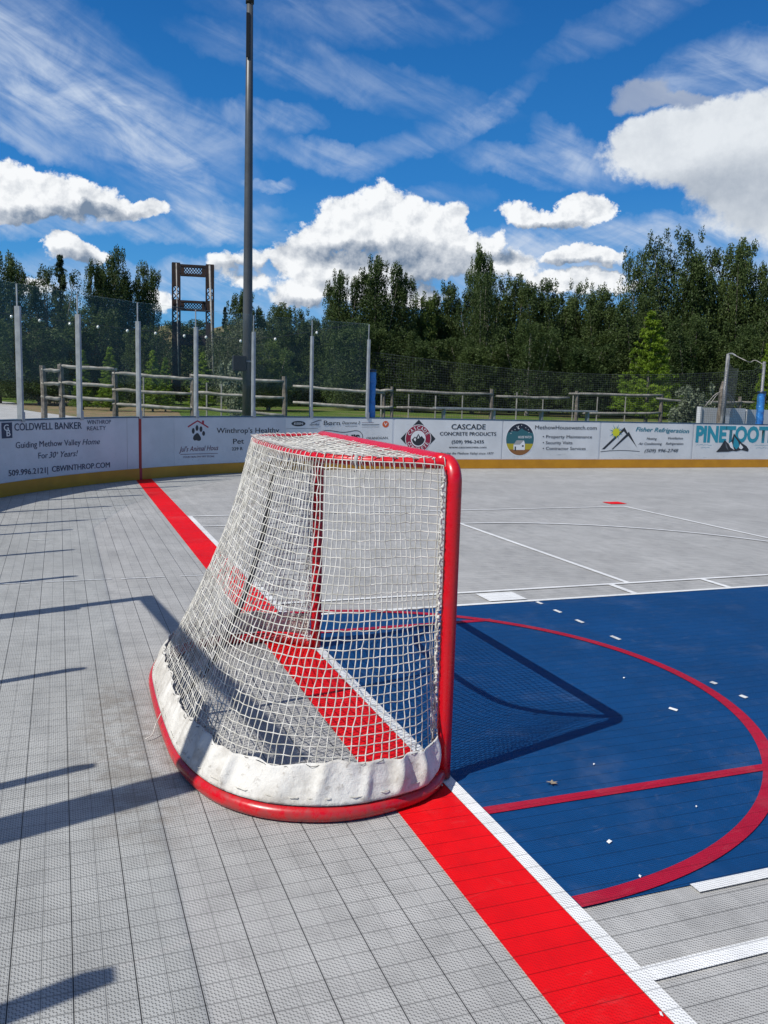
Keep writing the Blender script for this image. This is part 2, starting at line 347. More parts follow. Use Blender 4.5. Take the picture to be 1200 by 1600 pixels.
M['leaf_pale'] = leaf('leaf_pale', (0.05, 0.07, 0.03), (0.16, 0.18, 0.11))
M['needle'] = leaf('needle', (0.07, 0.13, 0.008), (0.19, 0.28, 0.02), 0.15)
M['needle_dark'] = leaf('needle_dark', (0.012, 0.028, 0.012), (0.035, 0.06, 0.02), 0.1)
M['sage'] = leaf('sage', (0.10, 0.13, 0.08), (0.20, 0.23, 0.15), 0.1)

# ------------------------------------------------------------------ mesh builder
class MB:
    def __init__(s): s.v = []; s.f = []
    def poly(s, pts):
        n = len(s.v); s.v += [tuple(p) for p in pts]; s.f.append(tuple(range(n, n+len(pts))))
    def box(s, lo, hi, mat=None):
        x0, y0, z0 = lo; x1, y1, z1 = hi; n = len(s.v)
        P = [(x0, y0, z0), (x1, y0, z0), (x1, y1, z0), (x0, y1, z0), (x0, y0, z1), (x1, y0, z1), (x1, y1, z1), (x0, y1, z1)]
        if mat is not None: P = [tuple(mat @ Vector(p)) for p in P]
        s.v += P
        s.f += [tuple(n+i for i in q) for q in ((0, 3, 2, 1), (4, 5, 6, 7), (0, 1, 5, 4), (1, 2, 6, 5), (2, 3, 7, 6), (3, 0, 4, 7))]
    def bar(s, a, b, w, h=None, upv=(0, 0, 1)):
        a = Vector(a); b = Vector(b); d = b-a; L = d.length; d.normalize(); h = h or w
        u = Vector(upv)
        if abs(d.dot(u)) > 0.95: u = Vector((1, 0, 0))
        r = d.cross(u).normalized(); u = r.cross(d)
        m = Matrix(((r.x, d.x, u.x, a.x), (r.y, d.y, u.y, a.y), (r.z, d.z, u.z, a.z), (0, 0, 0, 1)))
        s.box((-w/2, 0, -h/2), (w/2, L, h/2), m)
    def tube(s, pts, r, sides=8, caps=True, closed=False):
        P = np.array([tuple(p) for p in pts], float); n = len(P)
        rr = np.full(n, r) if np.isscalar(r) else np.array(r)
        T = np.gradient(P, axis=0)
        if closed: T = np.roll(P, -1, 0)-np.roll(P, 1, 0)
        T /= np.maximum(np.linalg.norm(T, axis=1, keepdims=True), 1e-9)
        u = np.array([0, 0, 1.0]) if abs(T[0][2]) < 0.9 else np.array([1.0, 0, 0])
        base = len(s.v); an = np.arange(sides)*2*math.pi/sides; ca, sa = np.cos(an), np.sin(an)
        for i in range(n):
            u = u-T[i]*u.dot(T[i]); u /= max(np.linalg.norm(u), 1e-9); w = np.cross(T[i], u)
            ring = P[i]+rr[i]*(ca[:, None]*u+sa[:, None]*w); s.v += [tuple(q) for q in ring]
        m = n if closed else n-1
        for i in range(m):
            a = base+i*sides; b = base+((i+1) % n)*sides
            for k in range(sides):
                k2 = (k+1) % sides; s.f.append((a+k, a+k2, b+k2, b+k))
        if caps and not closed:
            s.f.append(tuple(base+k for k in range(sides))[::-1]); s.f.append(tuple(base+(n-1)*sides+k for k in range(sides)))
    def sphere(s, c, r, sz=1.0, seg=10):
        pts = [(c[0], c[1], c[2]-r*sz)]; rad = [1e-4]
        k = seg
        P = []; RR = []
        for i in range(k+1):
            t = math.pi*i/k; P.append((c[0], c[1], c[2]-r*sz*math.cos(t))); RR.append(max(r*math.sin(t), 1e-4))
        s.tube(P, RR, seg)
    def build(s, name, mat, parent=None, smooth=False, bevel=0.0):
        me = bpy.data.meshes.new(name); me.from_pydata(s.v, [], s.f); me.update()
        if smooth: me.polygons.foreach_set('use_smooth', [True]*len(me.polygons))
        me.materials.append(mat if not isinstance(mat, str) else M[mat])
        o = bpy.data.objects.new(name, me); COL.objects.link(o)
        if parent is not None: o.parent = parent; o.matrix_parent_inverse = parent.matrix_world.inverted() if False else Matrix.Translation(-Vector(parent.location))
        if bevel:
            b = o.modifiers.new('bevel', 'BEVEL'); b.width = bevel; b.segments = 2; b.limit_method = 'ANGLE'
        return o
def empty(name, loc=(0, 0, 0)):
    o = bpy.data.objects.new(name, None); COL.objects.link(o); o.location = loc; o.empty_display_size = 0.2; return o
def tag(o, label, cat, group=None):
    o['label'] = label; o['category'] = cat
    if group: o['group'] = group
    return o
def struct(o, kind='structure'): o['kind'] = kind; return o
def sheet(name, pts, z, mat):
    b = MB(); b.poly([(x, y, z) for x, y in pts]); return struct(b.build(name, mat))
def catmull(P, n=8, closed=False):
    P = [Vector(p) for p in P]; out = []
    N = len(P)
    for i in range(N if closed else N-1):
        p1 = P[i]; p2 = P[(i+1) % N]; p0 = P[i-1] if (i > 0 or closed) else p1*2-p2; p3 = P[(i+2) % N] if (i+2 < N or closed) else p2*2-p1
        for k in range(n):
            t = k/n; out.append(0.5*((2*p1)+(p2-p0)*t+(2*p0-5*p1+4*p2-p3)*t*t+(3*p1-p0-3*p2+p3)*t**3))
    if not closed: out.append(P[-1])
    return out

# ------------------------------------------------------------------ board line
RC = 8.2; XE = -3.42; CX, CY = XE+RC, 13-RC
AEND = -RC*math.pi/2
def wall(a, z, off=0.0):      # a: metres along the boards, off: towards the rink
    if a >= 0: return (CX+a, 13-off, z)
    if a > AEND:
        t = -a/RC; return (CX-(RC-off)*math.sin(t), CY+(RC-off)*math.cos(t), z)
    return (XE+off, CY-(AEND-a), z)

# ------------------------------------------------------------------ the setting
def ground():
    b = MB(); xs = np.concatenate([np.linspace(-2500, -60, 14), np.linspace(-50, 70, 61), np.linspace(80, 2500, 14)])
    ys = np.concatenate([np.linspace(-2500, -60, 12), np.linspace(-50, 90, 71), np.linspace(100, 2500, 14)])
    for y in ys:
        for x in xs:
            dd = max(XE-x, x-33, y-13, -11-y, 0)
            z = -0.12+0.67*min(max((dd-0.6)/3.2, 0), 1) if dd > 0 else -0.12
            b.v.append((x, y, z))
    nx = len(xs)
    for j in range(len(ys)-1):
        for i in range(nx-1): b.f.append((j*nx+i, j*nx+i+1, (j+1)*nx+i+1, (j+1)*nx+i))
    return struct(b.build('ground', 'grass', smooth=True))
ground()
b = MB(); NA = [wall(a, 0, -0.02)[:2] for a in np.linspace(28, AEND-16, 160)]
b.poly([(x, y, 0.0) for x, y in NA]+[(28+CX, -11.2, 0)]); struct(b.build('court_floor', 'tile_grey'))
def rect(x0, y0, x1, y1): return [(x0, y0), (x1, y0), (x1, y1), (x0, y1)]
# red goal line from board to board
sheet('goal_line', rect(-0.255, -11, 0.0, 11.55), 0.004, 'tile_red')
sheet('white_line', rect(0.0, -1.9, 0.052, 7.25), 0.006, 'tile_white')
sheet('blue_crease', rect(0.052, -0.925, 6.6, 2.53), 0.004, 'tile_blue')
for x0, y0, x1, y1 in ((0.052, 2.53, 12, 2.572), (0.052, 2.885, 12, 2.93), (0.052, 7.19, 6.06, 7.235), (6.02, 2.93, 6.07, 7.19), (2.97, 2.93, 3.02, 6.2), (0.052, 6.43, 0.42, 6.47), (0.052, -1.268, 12, -1.212), (0.45, -0.97, 12, -0.9235)):
    sheet('white_line', rect(x0, y0, x1, y1), 0.0065 if y1 > 2.6 or y1 < -1 else 0.0068, 'tile_white')
for x in (2.78, 3.70, 4.62): sheet('white_line', rect(x, 2.573, x+0.055, 2.884), 0.0066, 'tile_white')
sheet('white_square', rect(1.56, 2.60, 1.87, 2.845), 0.0072, 'tile_white')
sheet('red_square', rect(6.0, 7.47, 6.27, 7.70), 0.0072, 'tile_red')
def ringstrip(name, cx, cy, r0, r1, a0, a1, z, mat, n=90, clip=None):
    b = MB()
    for i in range(n+1):
        a = a0+(a1-a0)*i/n
        for r in (r0, r1): b.v.append((cx+r*math.cos(a), cy+r*math.sin(a), z))
    for i in range(n): b.f.append((2*i, 2*i+1, 2*i+3, 2*i+2))
    return struct(b.build(name, mat))
ringstrip('white_arc', 3.0, 2.98, 3.14, 3.19, 0.02, math.pi/2, 0.0079, 'tile_white')
def crease():
    b = MB(); n = 90; cx, cy, rx, ry = .05, .865, 1.765, 1.765; L = []
    for i in range(n+1):
        t = -math.pi/2+math.pi*i/n
        for k in (-.029, .029): b.v.append((max(.0525, cx+(rx+k)*math.cos(t)), cy+(ry+k)*math.sin(t), .0085))
    for i in range(n): b.f.append((2*i, 2*i+1, 2*i+3, 2*i+2))
    struct(b.build('crease_arc', 'tile_dred'))
crease()
sheet('crease_line', rect(0.052, -0.325, 1.40, -0.272), 0.0078, 'tile_dred')
sheet('crease_line', rect(0.052, 2.10, 1.33, 2.152), 0.0078, 'tile_dred')
for x0, x1, y in ((-1.98, -1.62, 3.985), (-1.50, -1.02, 3.985), (-0.95, -0.62, 3.975), (-0.50, -0.31, 3.97), (-1.65, -1.50, 5.9), (-1.0, -0.8, 7.9)):
    sheet('faded_dash', rect(x0, y-0.008, x1, y+0.008), 0.0045, 'worn_white')
for y in (2.47, 2.22, 1.94, 1.53, 0.64, 0.42):
    L = random.Random(int(y*100)).uniform(.06, .10)*(.6 if y < 1 else 1); sheet('paint_dash', [(1.885, y-L/2), (1.915, y-L/2+.01), (1.91, y+L/2), (1.88, y+L/2-.01)], 0.0082, 'worn_white')

# litter on the court
def bit(x, y, w, l, rot, label, lift=0.009):
    c, s = math.cos(rot), math.sin(rot); b = MB(); r = random.Random(int(x*997+y*77))
    top = [(-w/2, -l/2, 0), (w/2, -l/2+.003, 0.001), (w/2-.002, l/2, 0.003), (-w/2+.002, l/2-.002, 0.001)]
    P = [(x+c*p[0]-s*p[1], y+s*p[0]+c*p[1], lift+p[2]) for p in top]; Q = [(p[0], p[1], p[2]-0.0012) for p in P]
    b.poly(P); b.poly(Q[::-1])
    for i in range(4): b.poly([Q[i], Q[(i+1) % 4], P[(i+1) % 4], P[i]])
    tag(b.build('paper_scrap', 'white'), label, 'litter', 'scraps lying on the court')
def fl(px, py):
    v = ray(px, py); t = (0.009-CAM[2])/v[2]; q = CAM+v*t; return q[0], q[1]
for px, py, w, l, rot, lab in ((1052, 1108, .022, .045, .5, 'larger white paper scrap on the blue tiles between goal shadow and red arc'), (952, 1315, .020, .015, .3, 'small white scrap on the blue tiles below the straight red line'),
                               (975, 1059, .014, .010, .2, 'tiny white scrap on blue tiles near the goal shadow tip'), (1033, 1584, .013, .009, 1.0, 'white chip lying on the red goal line at the bottom edge'),
                               (1000, 1369, .010, .010, .4, 'white speck on the blue tiles above the thick red arc end'), (928, 1194, .010, .008, .1, 'white speck on the blue tiles above the straight red line'), (1088, 1260, .008, .008, .1, 'white speck on the blue tiles below the straight red line')):
    x, y = fl(px, py); bit(x, y, w, l, rot, lab)
def dry_leaf():
    x, y = fl(862, 1224); b = MB(); r = random.Random(4); P = []
    for i in range(12):
        a = i/12*2*math.pi; rr = .024 if i % 2 == 0 else .011; P.append((x+rr*math.cos(a)*1.2, y+rr*math.sin(a), .011+r.random()*.008))
    for i in range(12): b.poly([(x, y, .014), P[i], P[(i+1) % 12]])
    tag(b.build('dry_leaf', weathered('dry_leaf', (0.42, 0.36, 0.26), (0.25, 0.19, 0.12), 80)), 'small curled tan dry leaf on the blue tiles right of the goal post', 'leaf')
dry_leaf()

# ------------------------------------------------------------------ dasher boards
boards = empty('rink_boards', (CX, 13.0, 0.0))
tag(boards, 'white rink boards with yellow kick strip and sponsor banners curving round the corner', 'rink boards')
def strip(a0, a1, z0, z1, o0, o1, n=None):
    """a curved slab between offsets o0 (back) and o1 (front)"""
    n = n or max(2, int(abs(a1-a0)/0.12)); b = MB(); N = n+1
    for i in range(N):
        a = a0+(a1-a0)*i/n
        for (z, o) in ((z0, o0), (z0, o1), (z1, o1), (z1, o0)): b.v.append(wall(a, z, o))
    for i in range(n):
        p = 4*i; q = p+4
        for k in range(4): b.f.append((p+k, p+(k+1) % 4, q+(k+1) % 4, q+k))
    b.f.append((0, 3, 2, 1)); b.f.append((4*n, 4*n+1, 4*n+2, 4*n+3)); return b
strip(24, AEND-14, 0.0, 0.985, -0.10, 0.0, 320).build('board_wall', 'board', boards)
strip(24, AEND-14, 0.005, 0.185, 0.0005, 0.012, 320).build('kick_plate', 'kick', boards)
strip(24, AEND-14, 0.986, 1.004, -0.11, 0.006, 320).build('cap_rail', 'cap', boards)
strip(-5.36, -5.305, 0.186, 0.985, 0.0005, 0.0045, 3).build('goal_line_stripe', pr('stripe_red', (0.30, 0.004, 0.008), 0.4)[0], boards)
strip(-5.36, -5.305, 0.004, 0.187, 0.0125, 0.0145, 3).build('goal_line_stripe', M['ink_r'], boards)
for a in (-5.6, -3.15, -1.9, 0.95, 2.37, 4.73, 7.18, 9.6, 12.0, -8.6, -9.9): strip(a, a+0.006, 0.19, 0.984, 0.0004, 0.0016, 2).build('panel_joint', M['tape'], boards)
def panel(a0, a1, mat, label, z0=0.192, z1=0.975):
    o = strip(a0, a1, z0, z1, 0.0004, 0.0030).build('sponsor_banner', mat, boards); o['label'] = label; return o
# text
_cap = {}
def text_mesh(s, style):
    c = bpy.data.curves.new('t', 'FONT'); c.body = s; c.size = 1.0; c.resolution_u = 3
    if 'i' in style: c.shear = 0.30
    if 'X' in style: c.offset = 0.045
    o = bpy.data.objects.new('t', c); COL.objects.link(o); bpy.context.view_layer.update()
    me = bpy.data.meshes.new_from_object(o.evaluated_get(bpy.context.evaluated_depsgraph_get())); bpy.data.objects.remove(o); bpy.data.curves.remove(c)
    # heavier weights: the same outline struck again a little to the side, a hair in front
    k = {'b': .034, 's': .018}.get(next((q for q in style if q in 'bs'), ''), .007)
    if 'X' not in style:
        v0 = [tuple(v.co) for v in me.vertices]; f0 = [tuple(p.vertices) for p in me.polygons]; V = []; Fc = []
        for n_, (ox, oy) in enumerate(((0, 0), (k, 0), (k/2, k*.45))):
            Fc += [tuple(i+len(V) for i in f) for f in f0]; V += [(x+ox, y+oy, n_*.0004) for x, y, z in v0]
        me = bpy.data.meshes.new('lettering'); me.from_pydata(V, [], Fc)
    return me
def cap_h():
    if 'h' not in _cap:
        me = text_mesh('H', ''); ys = [v.co.y for v in me.vertices]; _cap['h'] = max(ys)-min(ys)
    return _cap['h']
def lettering(parent, s, a0, z0, a1, z1, h, c, style, off=0.0065):
    me = text_mesh(s, style); co = [v.co.copy() for v in me.vertices]
    x0 = min(v.x for v in co); x1 = max(v.x for v in co); kx = (a1-a0)/(x1-x0); ky = h/cap_h()
    px = boards.location
    for v, p in zip(me.vertices, co):
        t = (p.x-x0)*kx; q = wall(a0+t, z0+(z1-z0)*t/(a1-a0)+p.y*ky, off+p.z); v.co = Vector(q)
    me.materials.clear(); me.materials.append(M['ink_'+c]); me.name = 'lettering'
    o = bpy.data.objects.new('lettering', me); COL.objects.link(o); o.parent = parent; return o
def shape(parent, name, pts, c, off):
    me = bpy.data.meshes.new(name); bm = bmesh.new(); vs = [bm.verts.new(wall(a, z, off)) for a, z in pts]
    f = bm.faces.new(vs); bmesh.ops.triangulate(bm, faces=[f], ngon_method='EAR_CLIP'); bm.to_mesh(me); bm.free()
    me.materials.append(M['ink_'+c] if isinstance(c, str) else c); o = bpy.data.objects.new(name, me); COL.objects.link(o); o.parent = parent; return o
def ell(a, z, ra, rz, n=28, a0=0, a1=2*math.pi): return [(a+ra*math.cos(a0+(a1-a0)*i/n), z+rz*math.sin(a0+(a1-a0)*i/n)) for i in range(n if abs(a1-a0) > 6.2 else n+1)]
def stroke(parent, name, pts, w, c, off):
    n = len(pts); L = []; Rr = []
    for i in range(n):
        a, b_ = pts[max(i-1, 0)], pts[min(i+1, n-1)]; dx, dz = b_[0]-a[0], b_[1]-a[1]; l = math.hypot(dx, dz) or 1; nx, nz = -dz/l*w/2, dx/l*w/2
        L.append((pts[i][0]+nx, pts[i][1]+nz)); Rr.append((pts[i][0]-nx, pts[i][1]-nz))
    b = MB()
    for i in range(n-1): b.poly([wall(*q, off) for q in (L[i], Rr[i], Rr[i+1], L[i+1])])
    o = b.build(name, M['ink_'+c]); o.parent = parent; return o
# banner with the realty company
P1 = panel(-8.45, -5.86, M['banner_a'], 'grey white banner with navy lettering at the far left')
for t in [('COLDWELL BANKER', -7.872, 0.857, -6.520, 0.842, 0.094, 'n', 'b'), ('WINTHROP', -6.411, 0.905, -5.93, 0.902, 0.060, 'n', ''), ('REALTY', -6.414, 0.813, -6.033, 0.814, 0.058, 'n', ''),
          ('Guiding Methow Valley', -7.855, 0.624, -6.550, 0.608, 0.081, 'n', ''), ('Home', -6.515, 0.607, -6.158, 0.603, 0.083, 'n', 'i'), ('For', -7.407, 0.459, -7.218, 0.455, 0.081, 'n', ''),
          ('30', -7.196, 0.455, -7.05, 0.452, 0.082, 'n', 'i'), ('+', -7.045, 0.490, -7.0, 0.489, 0.05, 'n', ''), ('Years!', -6.959, 0.451, -6.609, 0.449, 0.083, 'n', 'i'), ('509.996.2121', -8.017, 0.269, -7.268, 0.250, 0.077, 'n', 'b'), ('|', -7.236, 0.251, -7.222, 0.251, 0.080, 'n', ''),
          ('CBWINTHROP.COM', -7.142, 0.255, -5.961, 0.241, 0.078, 'n', 'b')]: lettering(P1, *t)
shape(P1, 'emblem', [(-8.128, 0.968), (-8.128, 0.765), (-7.915, 0.765), (-7.915, 0.968)], 'n', 0.005)
lettering(P1, 'G', -8.085, 0.865, -7.985, 0.863, 0.078, 'w', 'b', 0.0075); lettering(P1, 'B', -8.035, 0.79, -7.955, 0.79, 0.085, 'w', 'b', 0.0075)
P2 = panel(-4.63, -2.37, M['banner_a'], 'grey white banner with a black paw print under a red roof')
for t in [("Jul's Animal Hous", -4.532, 0.415, -3.711, 0.420, 0.085, 'm', 'i'), ('YOUR HEALTHY PET STORE', -4.451, 0.310, -3.796, 0.300, 0.028, 'm', ''), ("Winthrop's Healthy", -3.748, 0.712, -2.437, 0.708, 0.088, 'k', 's'), ('Pet', -3.404, 0.520, -3.175, 0.521, 0.088, 'k', 's'), ('229 R', -3.429, 0.405, -3.201, 0.405, 0.053, 'k', 'b')]: lettering(P2, *t)
stroke(P2, 'roof_mark', [(-4.347, 0.825), (-4.24, 0.88), (-4.145, 0.925), (-4.04, 0.875), (-3.92, 0.811)], 0.024, 'r', 0.005)
shape(P2, 'roof_mark', [(-4.055, 0.87), (-4.012, 0.85), (-4.012, 0.93), (-4.055, 0.93)], 'r', 0.0055)
shape(P2, 'paw_print', [(-4.164-.03, 0.70), (-4.20, .70), (-4.235, .66), (-4.24, .62), (-4.21, .595), (-4.17, .60), (-4.12, .585), (-4.075, .60), (-4.075, .64), (-4.10, .68), (-4.13, .715), (-4.16, .722)], 'k', 0.005)
for a, z, ra, rz in ((-4.235, .758, .030, .048), (-4.158, .805, .030, .048), (-4.075, .786, .030, .048), (-4.02, .712, .030, .040)): shape(P2, 'paw_print', ell(a, z, ra, rz), 'k', 0.005)
stroke(P2, 'underline', [(-4.505, 0.372), (-3.724, 0.362)], 0.007, 'm', 0.005)
P3 = panel(-2.30, -0.05, M['banner_b'], 'white banner with a row of small shoe logos partly behind the goal')
shape(P3, 'oval_mark', ell(-2.033, 0.872, 0.148, 0.050), 'k', 0.005); lettering(P3, 'KEEN', -2.125, 0.852, -1.94, 0.854, 0.040, 'w', 'b', 0.007)
for t in [('dansko', -1.799, 0.836, -1.60, 0.842, 0.040, 'g', 'i'), ('Børn', -1.500, 0.845, -1.159, 0.849, 0.084, 'k', ''), ('Dearoma 2', -1.116, 0.868, -0.739, 0.872, 0.050, 'k', 'i'), ("SON'S", -1.30, 0.548, -0.733, 0.545, 0.115, 'k', 'X'), ('OKANOGAN.', -0.595, 0.578, -0.134, 0.590, 0.045, 'k', '')]: lettering(P3, *t)
stroke(P3, 'swoosh', [(-1.76, 0.88), (-1.68, 0.91), (-1.60, 0.935), (-1.55, 0.94)], 0.016, 'g', 0.005)
stroke(P3, 'small_print', [(-0.70, 0.90), (-0.45, 0.905)], 0.006, 'm', 0.005); stroke(P3, 'small_print', [(-0.70, 0.86), (-0.33, 0.866)], 0.012, 'g', 0.005); stroke(P3, 'small_print', [(-0.70, 0.815), (-0.33, 0.822)], 0.005, 'g', 0.005); stroke(P3, 'small_print', [(-1.05, 0.83), (-0.80, 0.832)], 0.009, 'g', 0.005)
shape(P3, 'round_mark', ell(-0.198, 0.875, 0.068, 0.064), 'o', 0.005); lettering(P3, 'V', -0.235, 0.845, -0.160, 0.846, 0.06, 'w', 'b', 0.007)
fr = catmull([(-1.66, 0.62, 0), (-1.605, 0.70, 0), (-1.413, 0.748, 0), (-1.088, 0.712, 0), (-0.806, 0.745, 0), (-0.69, 0.68, 0), (-0.675, 0.56, 0), (-0.70, 0.45, 0), (-1.1, 0.42, 0), (-1.55, 0.45, 0), (-1.66, 0.62, 0)], 6)
stroke(P3, 'sign_outline', [(q.x, q.y) for q in fr], 0.012, 'k', 0.005)
stroke(P3, 'joint_line', [(-2.29, .775), (-1.9, .785), (-1.62, .78)], 0.006, 'g', 0.005)
P4 = panel(0.0, 2.355, M['banner_b'], 'white banner with a round red emblem on a black diamond')
dc, dz0 = 0.500, 0.600
shape(P4, 'emblem', [(dc-.375, dz0), (dc, dz0-.375), (dc+.375, dz0), (dc, dz0+.375)], 'k', 0.0045)
for r_, c_, o_ in ((.278, 'w', .0055), (.265, 'R', .0065), (.160, 'w', .0075)): shape(P4, 'emblem', ell(dc, dz0, r_, r_, 40), c_, o_)
shape(P4, 'emblem', [(dc-.125, dz0-.01), (dc-.075, dz0+.04), (dc-.05, dz0+.02), (dc, dz0+.095), (dc+.045, dz0+.03), (dc+.07, dz0+.055), (dc+.125, dz0+.0)]+ell(dc, dz0, .137, .137, 20, 0.0, -math.pi), 'k', 0.0085)
shape(P4, 'emblem', [(dc-.10, dz0-.02), (dc-.06, dz0-.055), (dc-.045, dz0-.01), (dc-.07, dz0+.02)], 'w', 0.0095); shape(P4, 'emblem', [(dc-.02, dz0+.0), (dc+.02, dz0+.01), (dc, dz0+.07)], 'w', 0.0095)
def ringtext(s, r, a0, a1, flip):
    for i, ch in enumerate(s):
        an = R_(a0+(a1-a0)*i/(len(s)-1)); me = text_mesh(ch, 'b'); xs = [v.co.x for v in me.vertices]; mx = (min(xs)+max(xs))/2; k = 0.070/cap_h()
        for v in me.vertices:
            x = (v.co.x-mx)*k*0.9; y = v.co.y*k
            if flip: rr = r+.035-y; t = (x/r); q = (dc+rr*math.cos(an+t), dz0+rr*math.sin(an+t))
            else: rr = r-.035+y; t = (-x/r); q = (dc+rr*math.cos(an+t), dz0+rr*math.sin(an+t))
            v.co = Vector(wall(q[0], q[1], 0.0085+v.co.z))
        me.materials.clear(); me.materials.append(M['ink_w']); o = bpy.data.objects.new('lettering', me); COL.objects.link(o); o.parent = P4
ringtext('CASCADE', .212, 152, 28, False); ringtext('CONCRETE', .212, 206, 334, True)
for t in [('CASCADE', 1.212, 0.793, 1.977, 0.800, 0.102, 'k', 'b'), ('CONCRETE PRODUCTS', 0.964, 0.668, 2.225, 0.673, 0.070, 'k', 'b'), ('(509) 996-2435', 1.230, 0.510, 1.952, 0.515, 0.064, 'k', 'b'), ('www.casconcrete.com', 1.172, 0.414, 2.014, 0.417, 0.042, 'k', 'b'), ('Serving the Methow Valley since 1977', 0.994, 0.291, 2.186, 0.288, 0.046, 'k', 'i')]: lettering(P4, *t)
P5 = panel(2.39, 4.705, M['banner_b'], 'white banner with an oval picture of a small house at night')
oc, oz, ow, oh = 2.785, 0.605, 0.325, 0.330
def band(z0, z1, c, off, jag=None):
    pts = []; n = 16
    for i in range(n+1):
        z = z0+(z1-z0)*i/n; pts.append((oc+ow*math.sqrt(max(1-((z-oz)/oh)**2, 0)), z))
    top = list(jag) if jag else []
    for i in range(n, -1, -1):
        z = z0+(z1-z0)*i/n; pts2 = (oc-ow*math.sqrt(max(1-((z-oz)/oh)**2, 0)), z)
        if i == n: pts += [(q[0], q[1]) for q in top]
        pts.append(pts2)
    shape(P5, 'oval_picture', pts, c, off)
shape(P5, 'oval_picture', ell(oc, oz, ow+.022, oh+.022, 40), 'w', .0043)
shape(P5, 'oval_picture', ell(oc, oz, ow, oh, 40), 'N', .005); band(oz-.329, oz+.13, 'G', .0056, [(oc+.20, oz+.15), (oc+.08, oz+.19), (oc+.03, oz+.23), (oc-.06, oz+.16), (oc-.18, oz+.17)]); band(oz-.329, oz-.09, 'Y', .0062); band(oz-.329, oz-.21, 'B', .0068)
shape(P5, 'oval_picture', [(oc-.14, oz-.22), (oc+.12, oz-.22), (oc+.12, oz-.10), (oc+.09, oz-.02), (oc-.08, oz-.02), (oc-.15, oz-.11)], 'w', .0075)
shape(P5, 'oval_picture', [(oc-.15, oz-.11), (oc-.08, oz-.02), (oc+.09, oz-.02), (oc+.0, oz-.11)], M['tape'], .0082); shape(P5, 'oval_picture', [(oc-.12, oz-.235), (oc-.09, oz-.235), (oc-.09, oz-.15), (oc-.12, oz-.15)], 'k', .0088)
shape(P5, 'oval_picture', [(oc+.05, oz-.155), (oc+.09, oz-.155), (oc+.09, oz-.12), (oc+.05, oz-.12)], 'k', .0088)
shape(P5, 'oval_picture', ell(oc-.04, oz+.245, .032, .034), 'w', .0062); shape(P5, 'oval_picture', ell(oc-.028, oz+.25, .025, .028), 'N', .0068)
for a, z in ((-.2, .17), (-.13, .20), (.02, .29), (.12, .24), (.18, .2), (.2, .14), (-.09, .26), (-.22, .12)): shape(P5, 'oval_picture', ell(oc+a, oz+z, .009, .009, 6), 'w', .0064)
for t in [('HOUSE WATCH', 2.74, 0.625, 3.05, 0.628, 0.05, 'w', 'b'), ('MethowHousewatch.com', 3.125, 0.818, 4.628, 0.825, 0.080, 'k', ''), ('• Property Maintenance', 3.318, 0.634, 4.525, 0.638, 0.064, 'k', ''), ('• Security Visits', 3.326, 0.508, 4.046, 0.510, 0.064, 'k', ''), ('• Contractor Services', 3.333, 0.388, 4.383, 0.388, 0.064, 'k', '')]: lettering(P5, *t)
P6 = panel(4.755, 7.155, M['banner_b'], 'white banner with a yellow sun over two black mountain strokes')
for i in range(16):
    an = i/16*2*math.pi+.1; r1 = .19 if i % 2 else .15; shape(P6, 'sun_mark', [(5.125+.07*math.cos(an-.16), .775+.07*math.sin(an-.16)), (5.125+.07*math.cos(an+.16), .775+.07*math.sin(an+.16)), (5.125+r1*math.cos(an), .775+r1*math.sin(an))], 't' if i % 2 else 'y', .0072)
shape(P6, 'sun_mark', ell(5.125, .775, .088, .085), 'y', .0078)
shape(P6, 'mountain_mark', [(4.789, 0.406), (4.86, 0.406), (5.322, 0.80), (5.433, 0.70), (5.415, 0.775), (5.335, 0.885)], 'k', .005); shape(P6, 'mountain_mark', [(5.038, 0.407), (5.075, 0.407), (5.446, 0.70), (5.70, 0.44), (5.455, 0.79)], 'k', .0056)
stroke(P6, 'mountain_mark', [(4.761, 0.352), (5.0, .374), (5.281, 0.382), (5.5, .378), (5.772, 0.362)], 0.012, 'k', .005)
for t in [('Fisher Refrigeration', 5.629, 0.805, 7.06, 0.777, 0.092, 't', 'bi'), ('Heating', 5.931, 0.621, 6.202, 0.620, 0.053, 'k', 'i'), ('Ventilation', 6.498, 0.635, 6.904, 0.634, 0.053, 'k', 'i'), ('Air Conditioning', 5.726, 0.507, 6.349, 0.508, 0.053, 'k', 'i'), ('Refrigeration', 6.451, 0.514, 6.926, 0.514, 0.053, 'k', 'i'), ('(509) 996-2748', 5.898, 0.344, 6.801, 0.350, 0.072, 'k', 'i')]: lettering(P6, *t)
P7 = panel(7.205, 10.2, M['banner_b'], 'white banner with tall teal letters and a black rock drawing')
lettering(P7, 'PINETOOTH', 7.253, 0.591, 9.60, 0.597, 0.335, 'T', 'X')
shape(P7, 'rock_mark', [(7.85, 0.355), (7.879, 0.376), (7.96, 0.462), (8.071, 0.63), (8.187, 0.545), (8.272, 0.624), (8.32, 0.786), (8.392, 0.713), (8.473, 0.648), (8.574, 0.56), (8.712, 0.495), (8.786, 0.414), (8.763, 0.369), (8.572, 0.405), (8.427, 0.375), (8.316, 0.382), (8.208, 0.363)], 'k', .008)
for pts, c in (([(8.337, 0.713), (8.46, 0.596), (8.507, 0.494), (8.423, 0.42), (8.323, 0.493)], 'T'), ([(8.093, 0.594), (8.159, 0.477), (8.205, 0.389), (8.12, 0.462)], 'g'), ([(8.275, 0.595), (8.324, 0.478), (8.369, 0.405), (8.252, 0.463), (8.188, 0.551)], 'w'), ([(8.52, 0.553), (8.622, 0.465), (8.571, 0.42), (8.494, 0.449)], 'w')): shape(P7, 'rock_mark', pts, c, .009)
